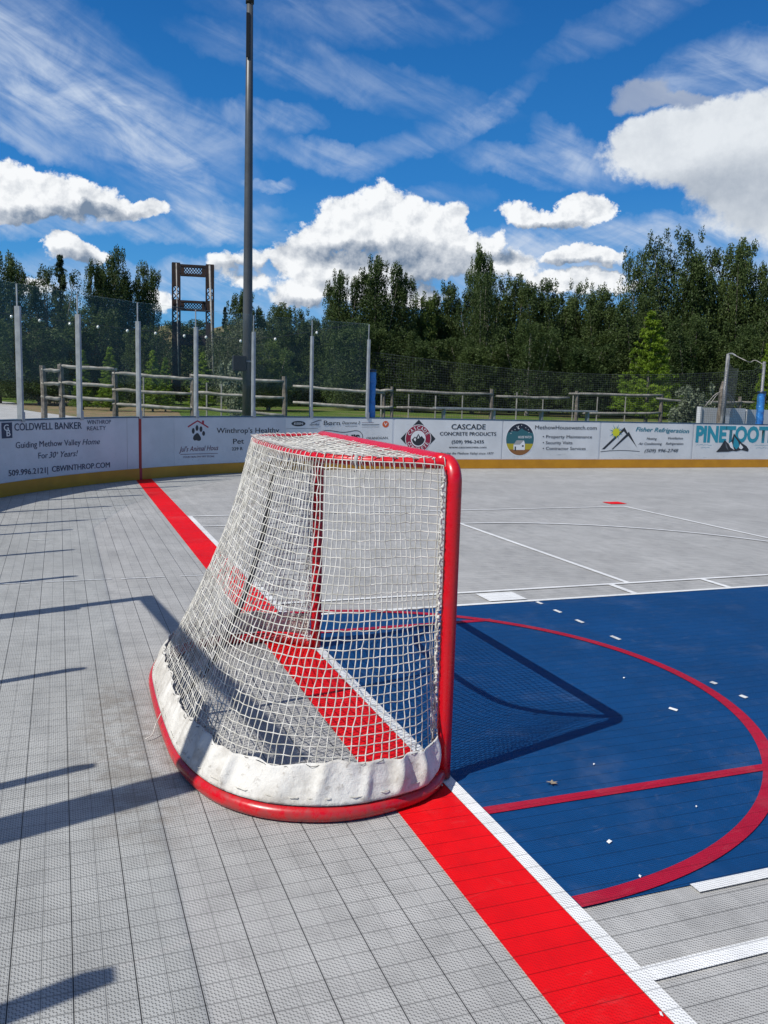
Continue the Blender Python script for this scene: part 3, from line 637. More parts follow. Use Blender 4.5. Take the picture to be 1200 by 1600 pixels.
for a0, a1, z in ((7.28, 7.72, .515), (7.42, 7.66, .455), (8.95, 9.5, .515), (9.0, 9.35, .455)):
    r = random.Random(int(a0*10)); pts = [(a0+(a1-a0)*i/24, z+r.uniform(-.014, .014)) for i in range(25)]; stroke(P7, 'small_print', pts, .006, 'T', .005)

# ------------------------------------------------------------------ glass and posts above the boards
def frame_at(a):
    p = Vector(wall(a, 0)); q = Vector(wall(a+0.01, 0)); t = (q-p).normalized(); n = Vector((-t.y, t.x, 0)); return p, t, n
post_me = None; end_me = bpy.data.meshes.new('glass_post')
_b = MB(); _b.box((-.020, -.05, .97), (.020, .03, 2.48)); end_me.from_pydata(_b.v, [], _b.f); end_me.materials.append(M['alu'])
def glass_post(a, label, group, w=0.048):
    global post_me
    p, t, n = frame_at(a)
    if post_me is None:
        b = MB(); b.box((-.018, -.05, .97), (.018, .03, 2.48)); me = bpy.data.meshes.new('glass_post')
        b.box((-.030, -.058, .97), (.030, -.050, 1.10)); b.box((-.006, -.012, 2.48), (.006, .006, 2.765))
        me.from_pydata(b.v, [], b.f); me.materials.append(M['alu']); post_me = me
    o = bpy.data.objects.new('glass_post', post_me); COL.objects.link(o); o.location = (p.x+n.x*.04, p.y+n.y*.04, 0)
    o.rotation_euler = (0, 0, math.atan2(t.y, t.x)); o.scale = (w/.048, 1, 1)
    o.parent = boards; o.matrix_parent_inverse = Matrix.Translation(-boards.location); return o
def glass_edge(p0, p1):
    b = MB(); b.bar((p0.x, p0.y, 2.772), (p1.x, p1.y, 2.772), .012, .006); b.build('glass_edge', 'edge', boards)
def edge_mat():
    m, nt, b = pr('glass_edge', (.55, .66, .64), .2); t = nt.nodes.new('ShaderNodeBsdfTransparent'); ms = nt.nodes.new('ShaderNodeMixShader'); ms.inputs[0].default_value = .15
    nt.links.new(t.outputs[0], ms.inputs[1]); nt.links.new(b.outputs[0], ms.inputs[2]); nt.links.new(ms.outputs[0], nt.nodes['Material Output'].inputs[0]); return m
M['edge'] = edge_mat()
def glass_panel(a0, a1, label, group):
    p0, p1 = Vector(wall(a0, 0, -.045)), Vector(wall(a1, 0, -.045)); t = (p1-p0).normalized(); p0 += t*.012; p1 -= t*.012
    glass_edge(p0, p1)
    b = MB(); b.bar((p0.x, p0.y, 1.005+.8825), (p1.x, p1.y, 1.005+.8825), .012, 1.765); return b.build('glass_panel', 'glass', boards)
PA = [-8.87, -7.695, -6.518, -5.324, -4.151, -2.965, -1.758, -0.581]
plab = ['aluminium glass post out of frame beside the left end of the boards', 'leftmost aluminium glass post, above the navy lettered banner', 'second glass post from the left, above the left side of the navy lettered banner', 'glass post right above the red stripe on the boards',
        'glass post in front of the rusty bridge tower', 'glass post just right of the dark light pole', 'slim glass post between light pole and blue padded pole', 'last glass post on the right, beside the blue padded pole']
glab = ['glass panel cut by the left edge above the navy lettered banner', 'glass panel between the first and second glass posts from the left', 'glass panel just left of the red board stripe', 'glass panel just right of the red board stripe, left of the bridge tower',
        'glass panel between bridge tower and dark light pole', 'glass panel just right of the dark light pole', 'last glass panel on the right, ending at the blue padded pole']
for a, l in zip(PA, plab): glass_post(a, l, 'glass posts on the rink boards')
for i in range(7): glass_panel(PA[i], PA[i+1], glab[i], 'glass panels on the rink boards')
# the end boards behind the goal, out of frame: they cast the shadows at the left
EY = [11.3-0, ]
ends = [5.82, 4.66, 3.50, 2.44, 1.12, -0.15, -1.47, -2.8, -4.1, -5.4]
ea = [AEND-(CY-y) for y in ends]
ga = [-8.87, -10.05, -11.2]
for a in ga[1:]: glass_post(a, 'glass post of the end boards left of the picture', 'end board glass posts')
for a, y in zip(ea, ends):
    if a < AEND-.0 or True:
        p = Vector((XE, y, 0)); b = None
        o = bpy.data.objects.new('glass_post', end_me); COL.objects.link(o); o.location = (XE-.04, y, 0); o.rotation_euler = (0, 0, math.pi/2); o.parent = boards; o.matrix_parent_inverse = Matrix.Translation(-boards.location)
        if y == -1.47: o.scale = (1.6, 1, 1)
prev = None
pts_ = [Vector(wall(a, 0, -.045)) for a in ga]+[Vector((XE-.045, y, 0)) for y in ends]
for i in range(len(pts_)-1):
    p0, p1 = pts_[i].copy(), pts_[i+1].copy(); t = (p1-p0).normalized(); p0 += t*.012; p1 -= t*.012
    glass_edge(p0, p1)
    b = MB(); b.bar((p0.x, p0.y, 1.005+.8825), (p1.x, p1.y, 1.005+.8825), .012, 1.765); b.build('glass_panel', 'glass', boards)
# tall frame standing on the end boards, out of frame; its shadow crosses the floor and the net
t = empty('tall_frame', (XE-.12, 1.0, 0)); tag(t, 'tall steel frame over the end boards whose shadow falls on floor and net', 'frame')
b = MB(); b.box((XE-.20, 2.42, 0), (XE-.12, 2.50, 3.22)); b.build('frame_post', 'steel', t)
b = MB(); b.box((XE-.21, -.64, 0), (XE-.12, -.56, 3.60)); b.build('frame_post', 'steel', t)
b = MB(); b.box((XE-.21, -.535, 0), (XE-.12, -.465, 3.42)); b.build('frame_post', 'steel', t)
b = MB(); b.bar((XE-.16, 2.50, 3.19), (XE-.16, -.55, 3.56), .05, .085); b.build('frame_beam', 'steel', t)

# ------------------------------------------------------------------ hockey goal
GY = 1.83; MIDY = GY/2
goal = empty('hockey_goal', (0, MIDY, 0)); tag(goal, 'red framed hockey goal with white net and canvas skirt on the red line', 'hockey goal')
OX = 0.014
PR = 0.030; ZC = 1.250
def mir(L): return L+[(x, GY-y, z) for x, y, z in L[::-1]]
def pipe(name, pts, r, parent=goal, sides=20, n=10, cat=True):
    b = MB(); b.tube(catmull(pts, n) if cat else pts, r, sides); return b.build(name, 'red_paint', parent, smooth=True)
# posts and crossbar are one bent tube in three parts
BR = 0.075
def bend(y0, sgn):
    L = []
    for i in range(9):
        a = i/8*math.pi/4*2*0.5; L.append((OX, y0+sgn*(BR-BR*math.cos(a)), ZC-BR+BR*math.sin(a)))
    return L
def postpts(y0, sgn):
    L = [(OX, y0, 0.012+i*(ZC-BR-.012)/6) for i in range(7)]
    for i in range(1, 9):
        a = i/8*math.pi/2; L.append((OX, y0+sgn*(BR-BR*math.cos(a)), ZC-BR+BR*math.sin(a)))
    return L
pn = postpts(0, 1); pf = postpts(GY, -1)
pipe('goal_post', pn, PR, cat=False); pipe('goal_post', pf, PR, cat=False)
pipe('crossbar', [pn[-1], (OX, MIDY, ZC), pf[-1]], PR)
BOT = mir([(0.0, -0.0, .03), (-0.08, -0.10, .03), (-0.20, -0.168, .03), (-0.41, -0.205, .03), (-0.58, -0.175, .03), (-0.74, -0.085, .03), (-0.865, 0.08, .03), (-0.94, 0.34, .03), (-0.962, 0.66, .03)])
TOPU = mir([(0.0, 0.04, ZC-.004), (-0.14, 0.10, ZC-.004), (-0.30, 0.19, ZC-.004), (-0.42, 0.34, ZC-.004), (-0.465, 0.56, ZC-.004), (-.478, .75, ZC-.004)])
pipe('base_bar', BOT, .029); pipe('top_bar', TOPU, .019)
b = MB(); b.tube(catmull([(-.462, MIDY, ZC-.01), (-.50, MIDY, .90), (-.60, MIDY, .55), (-.75, MIDY, .25), (-.945, MIDY, .045)], 10), .013, 12); b.build('back_strut', 'black', goal, smooth=True)
# net: a square mesh sheet hung from the rear top bar, laced to the posts and the base bar
def resample(P, n):
    P = np.array([tuple(q) for q in P]); d = np.r_[0, np.cumsum(np.linalg.norm(np.diff(P, axis=0), axis=1))]; s = np.linspace(0, d[-1], n)
    return np.stack([np.interp(s, d, P[:, k]) for k in range(3)], 1)
NC, NR = 120, 37
bu = resample(catmull(BOT, 12), 1200); tu = resample(catmull(TOPU, 12), 1200)
def outward(P):
    T = np.gradient(P, axis=0); n = np.stack([T[:, 1], -T[:, 0], 0*T[:, 0]], 1); n /= np.linalg.norm(n, axis=1, keepdims=True)
    return n
nb = outward(bu); ntp = outward(tu)
if nb[600][0] > 0: nb = -nb
if ntp[600][0] > 0: ntp = -ntp
rs = np.random.RandomState(5)
lown = rs.randn(5, 4)
def netpt(s, t, off=0.0):
    """s along the bars 0..1, t from the top 0 to the floor 1"""
    i = min(max(s, 0), 1)*1199; i0 = int(i); f = i-i0; i1 = min(i0+1, 1199)
    T_ = tu[i0]*(1-f)+tu[i1]*f+ntp[i0]*.021; B_ = bu[i0]*(1-f)+bu[i1]*f+nb[i0]*.016
    # near the posts the edge of the net follows the post
    e = min(s, 1-s); k = max(0, 1-e/0.05)
    B_ = B_*1.0
    if k > 0:
        py = 0.0 if s < .5 else GY
        T_ = T_*(1-k)+np.array([-.032, py, ZC-.01])*k; B_ = B_*(1-k)+np.array([-.034, py, .04])*k
    tt = t
    Q = T_*(1-tt)+B_*tt
    sag = math.sin(math.pi*min(t, 1)**0.9)*(.040+.020*math.sin(s*9+1))*(1-k)
    nn = (nb[i0]*tt+ntp[i0]*(1-tt))
    Q = Q-nn*sag
    Q = Q+nn*off
    return Q
nodes = np.zeros((NC+1, NR+1, 3))
for i in range(NC+1):
    s = i/NC
    for j in range(NR+1):
        t = j/NR*0.985
        ph = math.sin(s*23+t*5)*.0035+math.sin(s*51-t*9)*.002
        sw = s+ (0.006*math.sin(t*6+s*14) if 0.03 < s < .97 else 0)
        q = netpt(min(max(sw, 0), 1), t)
        edge = 0 < i < NC and 0 < j < NR
        if edge: q = q+rs.randn(3)*.0016+np.array([0, 0, -.012*math.sin(math.pi*s*2)**2*math.sin(math.pi*t)])+np.array([ph, ph*.6, 0])
        nodes[i, j] = q
b = MB(); TR = 0.00235
for i in range(NC+1): b.tube(nodes[i], TR, 4, False)
for j in range(NR+1): b.tube(nodes[:, j], TR, 4, False)
# the roof of the net, between crossbar and rear bar
def ubound(y):
    m = tu[np.argmin(np.abs(tu[:, 1]-y)+(tu[:, 0] > -.0)*0)]; return m
tuy = tu
def xback(y):
    c = tuy[np.abs(tuy[:, 1]-y) < .02]; return c[:, 0].min() if len(c) else -.1
ny = 52; ys_ = np.linspace(.07, GY-.07, ny)
for y in ys_:
    xb = xback(y)-.02; n = 9; b.tube([(-.022+(xb+.022)*k/n, y+rs.randn()*.002, ZC+.012+.008*k/n-.030*math.sin(math.pi*k/n)*min(1, abs(xb)*2)+rs.randn()*.0015) for k in range(n+1)], TR, 4, False)
for k in range(1, 15):
    x = -.026-.032*k; yy = [y for y in np.linspace(.04, GY-.04, 60) if xback(y)-.015 < x]
    if len(yy) > 3: b.tube([(x+.004*math.sin(y*11), y, ZC+.016-.030*math.sin(math.pi*min(1, x/(xback(y)-.02)))*min(1, abs(xback(y))*2)) for y in yy], TR, 4, False)
b.build('net', 'twine', goal, smooth=True)
# lacing: turns of twine round the post edges and rear bar
b = MB()
def wraps(P, r, step, tuft=0.0):
    P = resample(P, max(3, int(np.linalg.norm(np.diff(np.array([tuple(q) for q in P]), axis=0), axis=1).sum()/step)))
    for i in range(len(P)-1):
        T = P[min(i+1, len(P)-1)]-P[i]; T /= np.linalg.norm(T); u = np.cross(T, [.3, .5, .8]); u /= np.linalg.norm(u); w = np.cross(T, u); L = []
        rr = r*(1+rs.rand()*.1)
        for k in range(12):
            a = k/11*2*math.pi; L.append(P[i]+rr*(math.cos(a)*u+math.sin(a)*w)+T*step*.5*k/11)
        b.tube(L, .0019, 4, False)
for y0, P in ((0, pn), (GY, pf)):
    ed = [(-.030+OX*0, y0, z) for z in np.linspace(.05, ZC-.02, 70)]
    L = [(q[0]-.004+rs.randn()*.004, q[1]+rs.randn()*.003-(.004 if y0 == 0 else -.004), q[2]) for q in ed]; b.tube(L, .0042, 5, False)
    wraps([(-.030, y0, z) for z in (.05, .6, ZC-.03)], .008, .020)
    for z in np.arange(.06, ZC-.03, .038):   # knots and frayed ends
        sgn = -1 if y0 == 0 else 1
        q = np.array([-.034+rs.randn()*.003, y0+sgn*.008, z+rs.randn()*.004]); b.sphere(q, .0065, 1.1, 6)
        e = q+np.array([-.006-rs.rand()*.010, sgn*.01*rs.rand(), rs.randn()*.008]); b.tube([q, (q+e)/2+rs.randn(3)*.002, e], .0016, 4, False)
wraps(catmull(TOPU, 12), .0225, .038)
b.build('net_lacing', 'twine', goal, smooth=True)
b = MB(); q = [(-.036, -.035, .075), (-.040, -.052, .062), (-.036, -.062, .040), (-.026, -.070, .022), (-.022, -.078, .012)]; b.tube(catmull(q, 4), .0035, 5); b.build('tie_string', 'twine', goal, smooth=True); b = MB()
q = [(-.985, .78, .09), (-1.01, .76, .05), (-1.03, .72, .02), (-1.06, .70, .012)]; b.tube(catmull(q, 4), .0024, 5)
b.build('tie_string', 'twine', goal, smooth=True)
# grey tape with loose ends on the rear bar
b = MB(); tp = np.array(catmull(TOPU, 12)); 
tpi = [q for q in tp if abs(q[0]+.32) < .03 and q[1] < .5]
if len(tpi) > 1: b.tube(tpi[:max(2, len(tpi)//2)], .0225, 12)
c0 = tpi[len(tpi)//2] if tpi else (-.3, .19, 1.25)
b.tube(catmull([c0+np.array([0, -.01, .024]), c0+np.array([.03, .04, .045]), c0+np.array([.10, .06, .048]), c0+np.array([.15, .10, .036])], 5), [.006]*15+[.004], 6) if False else None
b.tube(catmull([c0+np.array([0, -.018, .0]), c0+np.array([.012, -.026, -.025]), c0+np.array([.004, -.026, -.045])], 4), .0045, 6)
b.build('tape_wrap', 'tape', goal, smooth=True)
# canvas skirt
NS = 420; NT = 14; b = MB()
rs2 = np.random.RandomState(2); creases = [(0.028, .006, .016), (0.055, .005, .022), (0.085, .006, .026), (.12, .005, .012), (0.165, .006, .016), (.20, .008, .010), (0.262, .004, .026), (.29, .006, .012), (0.318, .005, .018), (.36, .01, .008), (.42, .02, .008), (.5, .02, .01), (.6, .02, .01), (.7, .01, .014), (.8, .012, .014), (.9, .01, .014)]
def skirt_top(s): return 0.868+.004*math.sin(s*70)+.003*math.sin(s*151+1)+(.006*math.sin(s*33)) - .022*math.exp(-(s/.03)**2)
for i in range(NS+1):
    s = i/NS; s2 = .004+s*.992
    for j in range(NT+1):
        v = j/NT; t = skirt_top(s2)*(1-v)+0.972*v
        cr = (1.3 if s2 < .13 else 1.0)*sum(a*math.exp(-((s2-c-(v-.5)*w*1.2)/w)**2)*math.sin(math.pi*min(max(v, 0.08), 1))**.6 for c, w, a in creases)
        rip = .0035*math.sin(s2*240+v*3)*(1-v)+.003*math.sin(s2*97)*(1-v)
        q = netpt(s2, t, .012+cr+rip); b.v.append(tuple(q))
for i in range(NS):
    for j in range(NT):
        a = i*(NT+1)+j; b.f.append((a, a+1, a+NT+2, a+NT+1))
sk = b.build('skirt', 'canvas', goal, smooth=True); so_ = sk.modifiers.new('thickness', 'SOLIDIFY'); so_.thickness = .003; so_.offset = 0
r = random.Random(3)
def thread(name, mat, tf, hi, lo, rad, s0=.025, s1=.975):
    L = []; s = s0; out_ = True
    while s < s1:
        d = r.choice([.007, .012, .018, .024]) if out_ else r.choice([.005, .008, .014]); n = 4
        for k in range(n+1):
            u = s+d*k/n; L.append(netpt(u, tf(u)+r.uniform(-.001, .001), hi if (out_ and 0 < k < n) else (lo if not out_ else (hi+lo)/2)))
        s += d; out_ = not out_
    b = MB(); b.tube(L, rad, 4, False); b.build(name, mat, sk, smooth=True)
thread('skirt_stitch', 'twine', lambda u: .952, .020, -.004, .0018)
thread('skirt_lace', 'thread', lambda u: skirt_top(u)+.005+.003*math.sin(u*300), .0165, -.003, .0011)

# ------------------------------------------------------------------ light pole
Pp = at(386, 640, 16.8); lp = empty('light_pole', (Pp[0], Pp[1], .45)); tag(lp, 'tall dark round light pole standing behind the glass', 'light pole')
b = MB(); b.tube([(Pp[0], Pp[1], .40), (Pp[0], Pp[1], 3), (Pp[0], Pp[1], 6), (Pp[0], Pp[1], 9.2)], [.094, .087, .072, .054], 20); b.build('pole_shaft', 'pole', lp, smooth=True)
b = MB(); b.tube([(Pp[0], Pp[1], 8.28), (Pp[0], Pp[1], 8.36)], .075, 16); b.build('collar', 'black', lp, smooth=True)
b = MB(); b.box((Pp[0]-.6, Pp[1]-.04, 9.18), (Pp[0]+.6, Pp[1]+.04, 9.26)); b.build('cross_arm', 'pole', lp, bevel=.01)
for k in (-1, 1):
    b = MB(); b.box((Pp[0]+k*.5-.2, Pp[1]-.25, 9.27), (Pp[0]+k*.5+.2, Pp[1]+.2, 9.45)); b.build('floodlight', 'black', lp, bevel=.02)
bx = at(377, 568, 16.75)
b = MB(); b.box((bx[0]-.17, bx[1]-.12, bx[2]-.14), (bx[0]+.07, bx[1]+.02, bx[2]+.14)); b.build('control_box', 'black', lp, bevel=.01)
b = MB(); b.tube([(Pp[0], Pp[1], bx[2]+.03), (Pp[0], Pp[1], bx[2]+.055)], .105, 20); b.build('strap', 'alu', lp, smooth=True)
b = MB(); b.box((Pp[0]-.076, Pp[1]-.078, 7.35), (Pp[0]-.012, Pp[1]-.055, 8.1)); b.build('dark_plate', 'black', lp, bevel=.005)  # narrow dark plate on the upper shaft

# ------------------------------------------------------------------ poles with blue pads, netting between them
def padded(px, y, top, padtop, label, r=.045, pr_=.075, yb=650):
    q = on_y(px, yb, y); o = empty('padded_pole', (q[0], q[1], .3)); tag(o, label, 'padded pole', 'blue padded net poles')
    b = MB(); b.tube([(q[0], q[1], .25), (q[0], q[1], top)], r, 12); b.build('pole_shaft', 'steel', o, smooth=True)
    b = MB(); rs = random.Random(int(px)); zz = np.linspace(.8, padtop, 26); n = 18
    for z in zz:
        for k in range(n):
            a = k/n*2*math.pi; rr = pr_*(1+.06*math.sin(3*a+z*9)+.05*math.sin(z*31+a)+.03*rs.uniform(-1, 1)); b.v.append((q[0]+rr*math.cos(a), q[1]+rr*math.sin(a), z))
    for i in range(25):
        for k in range(n): b.f.append((i*n+k, i*n+(k+1) % n, (i+1)*n+(k+1) % n, (i+1)*n+k))
    b.f.append(tuple(range(25*n, 26*n))); p = b.build('blue_pad', 'vinyl', o, smooth=True)
    b = MB(); b.tube([(q[0], q[1], padtop-.03), (q[0], q[1], padtop+.02)], pr_*1.12, 14); b.build('pad_collar', pr('pad_navy', (.01, .03, .06), .4)[0], p, smooth=True); return q
q1 = padded(580, 13.10, 1.93, 1.90, 'shiny blue padded pole beside the last glass post')
q2 = padded(1187, 13.12, 2.44, 1.74, 'blue padded pole with bare steel top at the right edge', .035, .085)
b = MB()
x0, x1 = q1[0], q2[0]
def ntop(x): u = (x-x0)/(x1-x0); return 2.25-.25*math.sin(math.pi*u)+(.15 if u > .97 else 0)
nx = int((x1-x0)/.055)
for i in range(nx+1):
    x = x0+(x1-x0)*i/nx; b.tube([(x, 13.09, 1.0), (x+.006*math.sin(i*1.7), 13.09+.01*math.sin(i*.3), ntop(x))], .0016, 3, False)
for j in range(24):
    b.tube([(x, 13.09, 1.0+(ntop(x)-1.0)*j/23) for x in np.linspace(x0, x1, 30)], .0016 if j < 23 else .003, 3, False)
tag(b.build('safety_netting', 'netcord'), 'fine dark safety netting above the right hand boards', 'netting')
# grey leaning pole with net hook
qa = on_y(1129, 650, 14.9); qb = on_y(1138, 553, 14.9); t = empty('net_pole', (qa[0], qa[1], .4)); tag(t, 'grey steel pole with bent top leaning behind the boards at right', 'pole')
b = MB(); b.tube([(qa[0]-.06, qa[1], .4), qa, qb], .045, 12); b.build('pole_shaft', 'steel', t, smooth=True)
qc = on_y(1150, 556, 14.6); b = MB(); b.tube(catmull([qb, (qb+qc)/2+np.array([0, 0, .03]), qc], 5), .020, 8); b.build('bent_arm', 'steel', t, smooth=True)
rope = [qc]+[on_y(px, py, 14.0) for px, py in ((1162, 562), (1172, 566), (1180, 563))]+[np.array([q2[0], q2[1], 2.36])]
b = MB(); b.tube(catmull(rope, 6), .011, 6); tag(b.build('net_rope', 'cable', smooth=True), 'pale sagging rope from the bent pole to the padded pole', 'rope')
b = MB()
for i in range(22):
    u = i/21; pa = qc*(1-u)+np.array([q2[0], q2[1]+.5, 2.3])*u; b.tube([(pa[0], pa[1]+.4, 1.15), (pa[0], pa[1]+.3, pa[2]-.12*math.sin(math.pi*u))], .003, 3, False)
for j in range(20):
    z = 1.15+1.15*j/19; b.tube([(qc[0], qc[1]+.4, z), (q2[0], q2[1]+.8, z-.02)], .003, 3, False)
tag(b.build('hanging_net', 'netcord'), 'dark net hanging under the pale rope at the right edge', 'net')
# white bench boards behind
w0 = on_y(1090, 650, 15.4); b = MB(); b.box((w0[0], 15.3, .5), (w0[0]+1.45, 15.38, 1.33)); b.box((w0[0]+1.50, 15.3, .5), (w0[0]+3.4, 15.38, 1.31)); b.box((w0[0]-.03, 15.27, .5), (w0[0]+.02, 15.41, 1.35))
tag(b.build('bench_boards', board_mat('bench_board', (.58, .60, .62), .3)), 'low white boards of a players bench behind the right hand boards', 'boards')
# wooden utility post with arching pipes
u0 = at(1127, 640, 24); u1 = at(1127, 596, 24); t = empty('utility_post', (u0[0], u0[1], .5)); tag(t, 'weathered post with pale arching hoops beside the leaning pole', 'post')
b = MB(); b.tube([(u0[0], u0[1], .5), (u0[0]+.02, u0[1], u1[2]-.2), (u1[0]+.10, u1[1], u1[2])], [.11, .10, .06], 8); b.build('timber', 'fpost', t)
for s_ in (-1, 1):
    for k in (.95, .68):
        b = MB(); b.tube([(u0[0]+s_*k*.42*(1-math.cos(a)), u0[1], 1.78-.1*(1-k)-k*.38*(1-math.cos(a))*.5-.25*max(0, a-1.2)) for a in np.linspace(0, 1.9, 10)], .013, 5); b.build('hoop', 'cable', t, smooth=True)

# ------------------------------------------------------------------ split rail fence
def fence_run(name, label, posts, rails, Y, pr_, rr, low=.50, thin=()):
    q = [on_y(px, py, Y) for px, py in posts]; o = empty(name, (q[0][0], q[0][1], low)); tag(o, label, 'fence')
    rnd = random.Random(int(posts[0][0]))
    for k, p in enumerate(q):
        b = MB(); b.tube([(p[0], p[1], low-.1), (p[0]+.01, p[1], (low+p[2])/2), (p[0]-.01, p[1], p[2])], [pr_*1.05, pr_, pr_*.95], 8); b.build('fence_post', 'fpost', o, smooth=False)
    for r0 in rails:
        pa, pb = on_y(*r0[0:2], Y-.03), on_y(*r0[2:4], Y-.03); L = []
        for k in range(7):
            u = k/6; L.append(pa*(1-u)+pb*u+np.array([0, rnd.uniform(-.01, .01), rnd.uniform(-.012, .012)-.02*math.sin(math.pi*u)]))
        b = MB(); b.tube(L, [rr*.7]+[rr*rnd.uniform(.9, 1.1) for _ in range(5)]+[rr*.7], 7); b.build('fence_rail', 'rail' if Y < 21 else 'rail_grey', o, smooth=True)
    for px, py in thin:
        p = on_y(px, py, Y+1.5); b = MB(); b.tube([(p[0], p[1], low), (p[0], p[1], p[2])], .022, 5); b.build('wire_post', 'cable', o)
fence_run('rail_fence', 'pale three rail split fence between the left edge and the thick weathered post', [(67, 571), (95, 569), (179, 575), (301, 584), (445, 588)],
          [(64, 577, 95, 578), (92, 571, 183, 577), (175, 582, 303, 592), (298, 587, 446, 596), (64, 598, 95, 599), (92, 597, 183, 603), (175, 608, 303, 616), (298, 612, 446, 622), (64, 619, 95, 622), (92, 618, 183, 626), (175, 630, 303, 639), (298, 636, 446, 649)], 18.0, .066, .041,
          thin=[(323, 598), (346, 600), (224, 588)])
fence_run('rail_fence', 'two rail fence just right of the thick weathered post, behind the blue pad', [(600, 612), (613, 604)], [(458, 603, 600, 614), (458, 629, 600, 638), (575, 609, 613, 610), (575, 635, 613, 636)], 19.5, .045, .045, thin=[(596, 616)])
fence_run('rail_fence', 'grey two rail fence running to the right edge in front of the dark trees', [(769, 608), (902, 611), (1034, 616), (1157, 620), (1188, 622)],
          [(619, 610, 770, 616), (775, 619, 890, 622), (889, 615, 1036, 618), (1025, 622, 1080, 628), (1079, 627, 1160, 629), (1157, 628, 1230, 631), (620, 637, 770, 640), (911, 646, 1032, 645)], 22.0, .065, .048,
          thin=[(639, 616), (681, 618), (723, 618), (808, 613), (849, 619), (896, 618), (934, 620), (978, 620), (1105, 630), (1199, 626)])
bq0 = on_y(678, 637, 20.5); bq1 = on_y(930, 642, 20.5); t = empty('bench', (bq0[0], 20.5, .5)); tag(t, 'long low pale metal bench in front of the grey fence', 'bench')
b = MB(); b.box((bq0[0], 20.35, bq0[2]-.03), (bq1[0], 20.6, bq0[2]+.02)); b.build('seat', 'alu', t, bevel=.005)
for k in range(4):
    x = bq0[0]+.3+(bq1[0]-bq0[0]-.6)*k/3; b = MB(); b.box((x-.03, 20.4, .45), (x+.03, 20.55, bq0[2]-.03)); b.build('leg', 'alu', t)

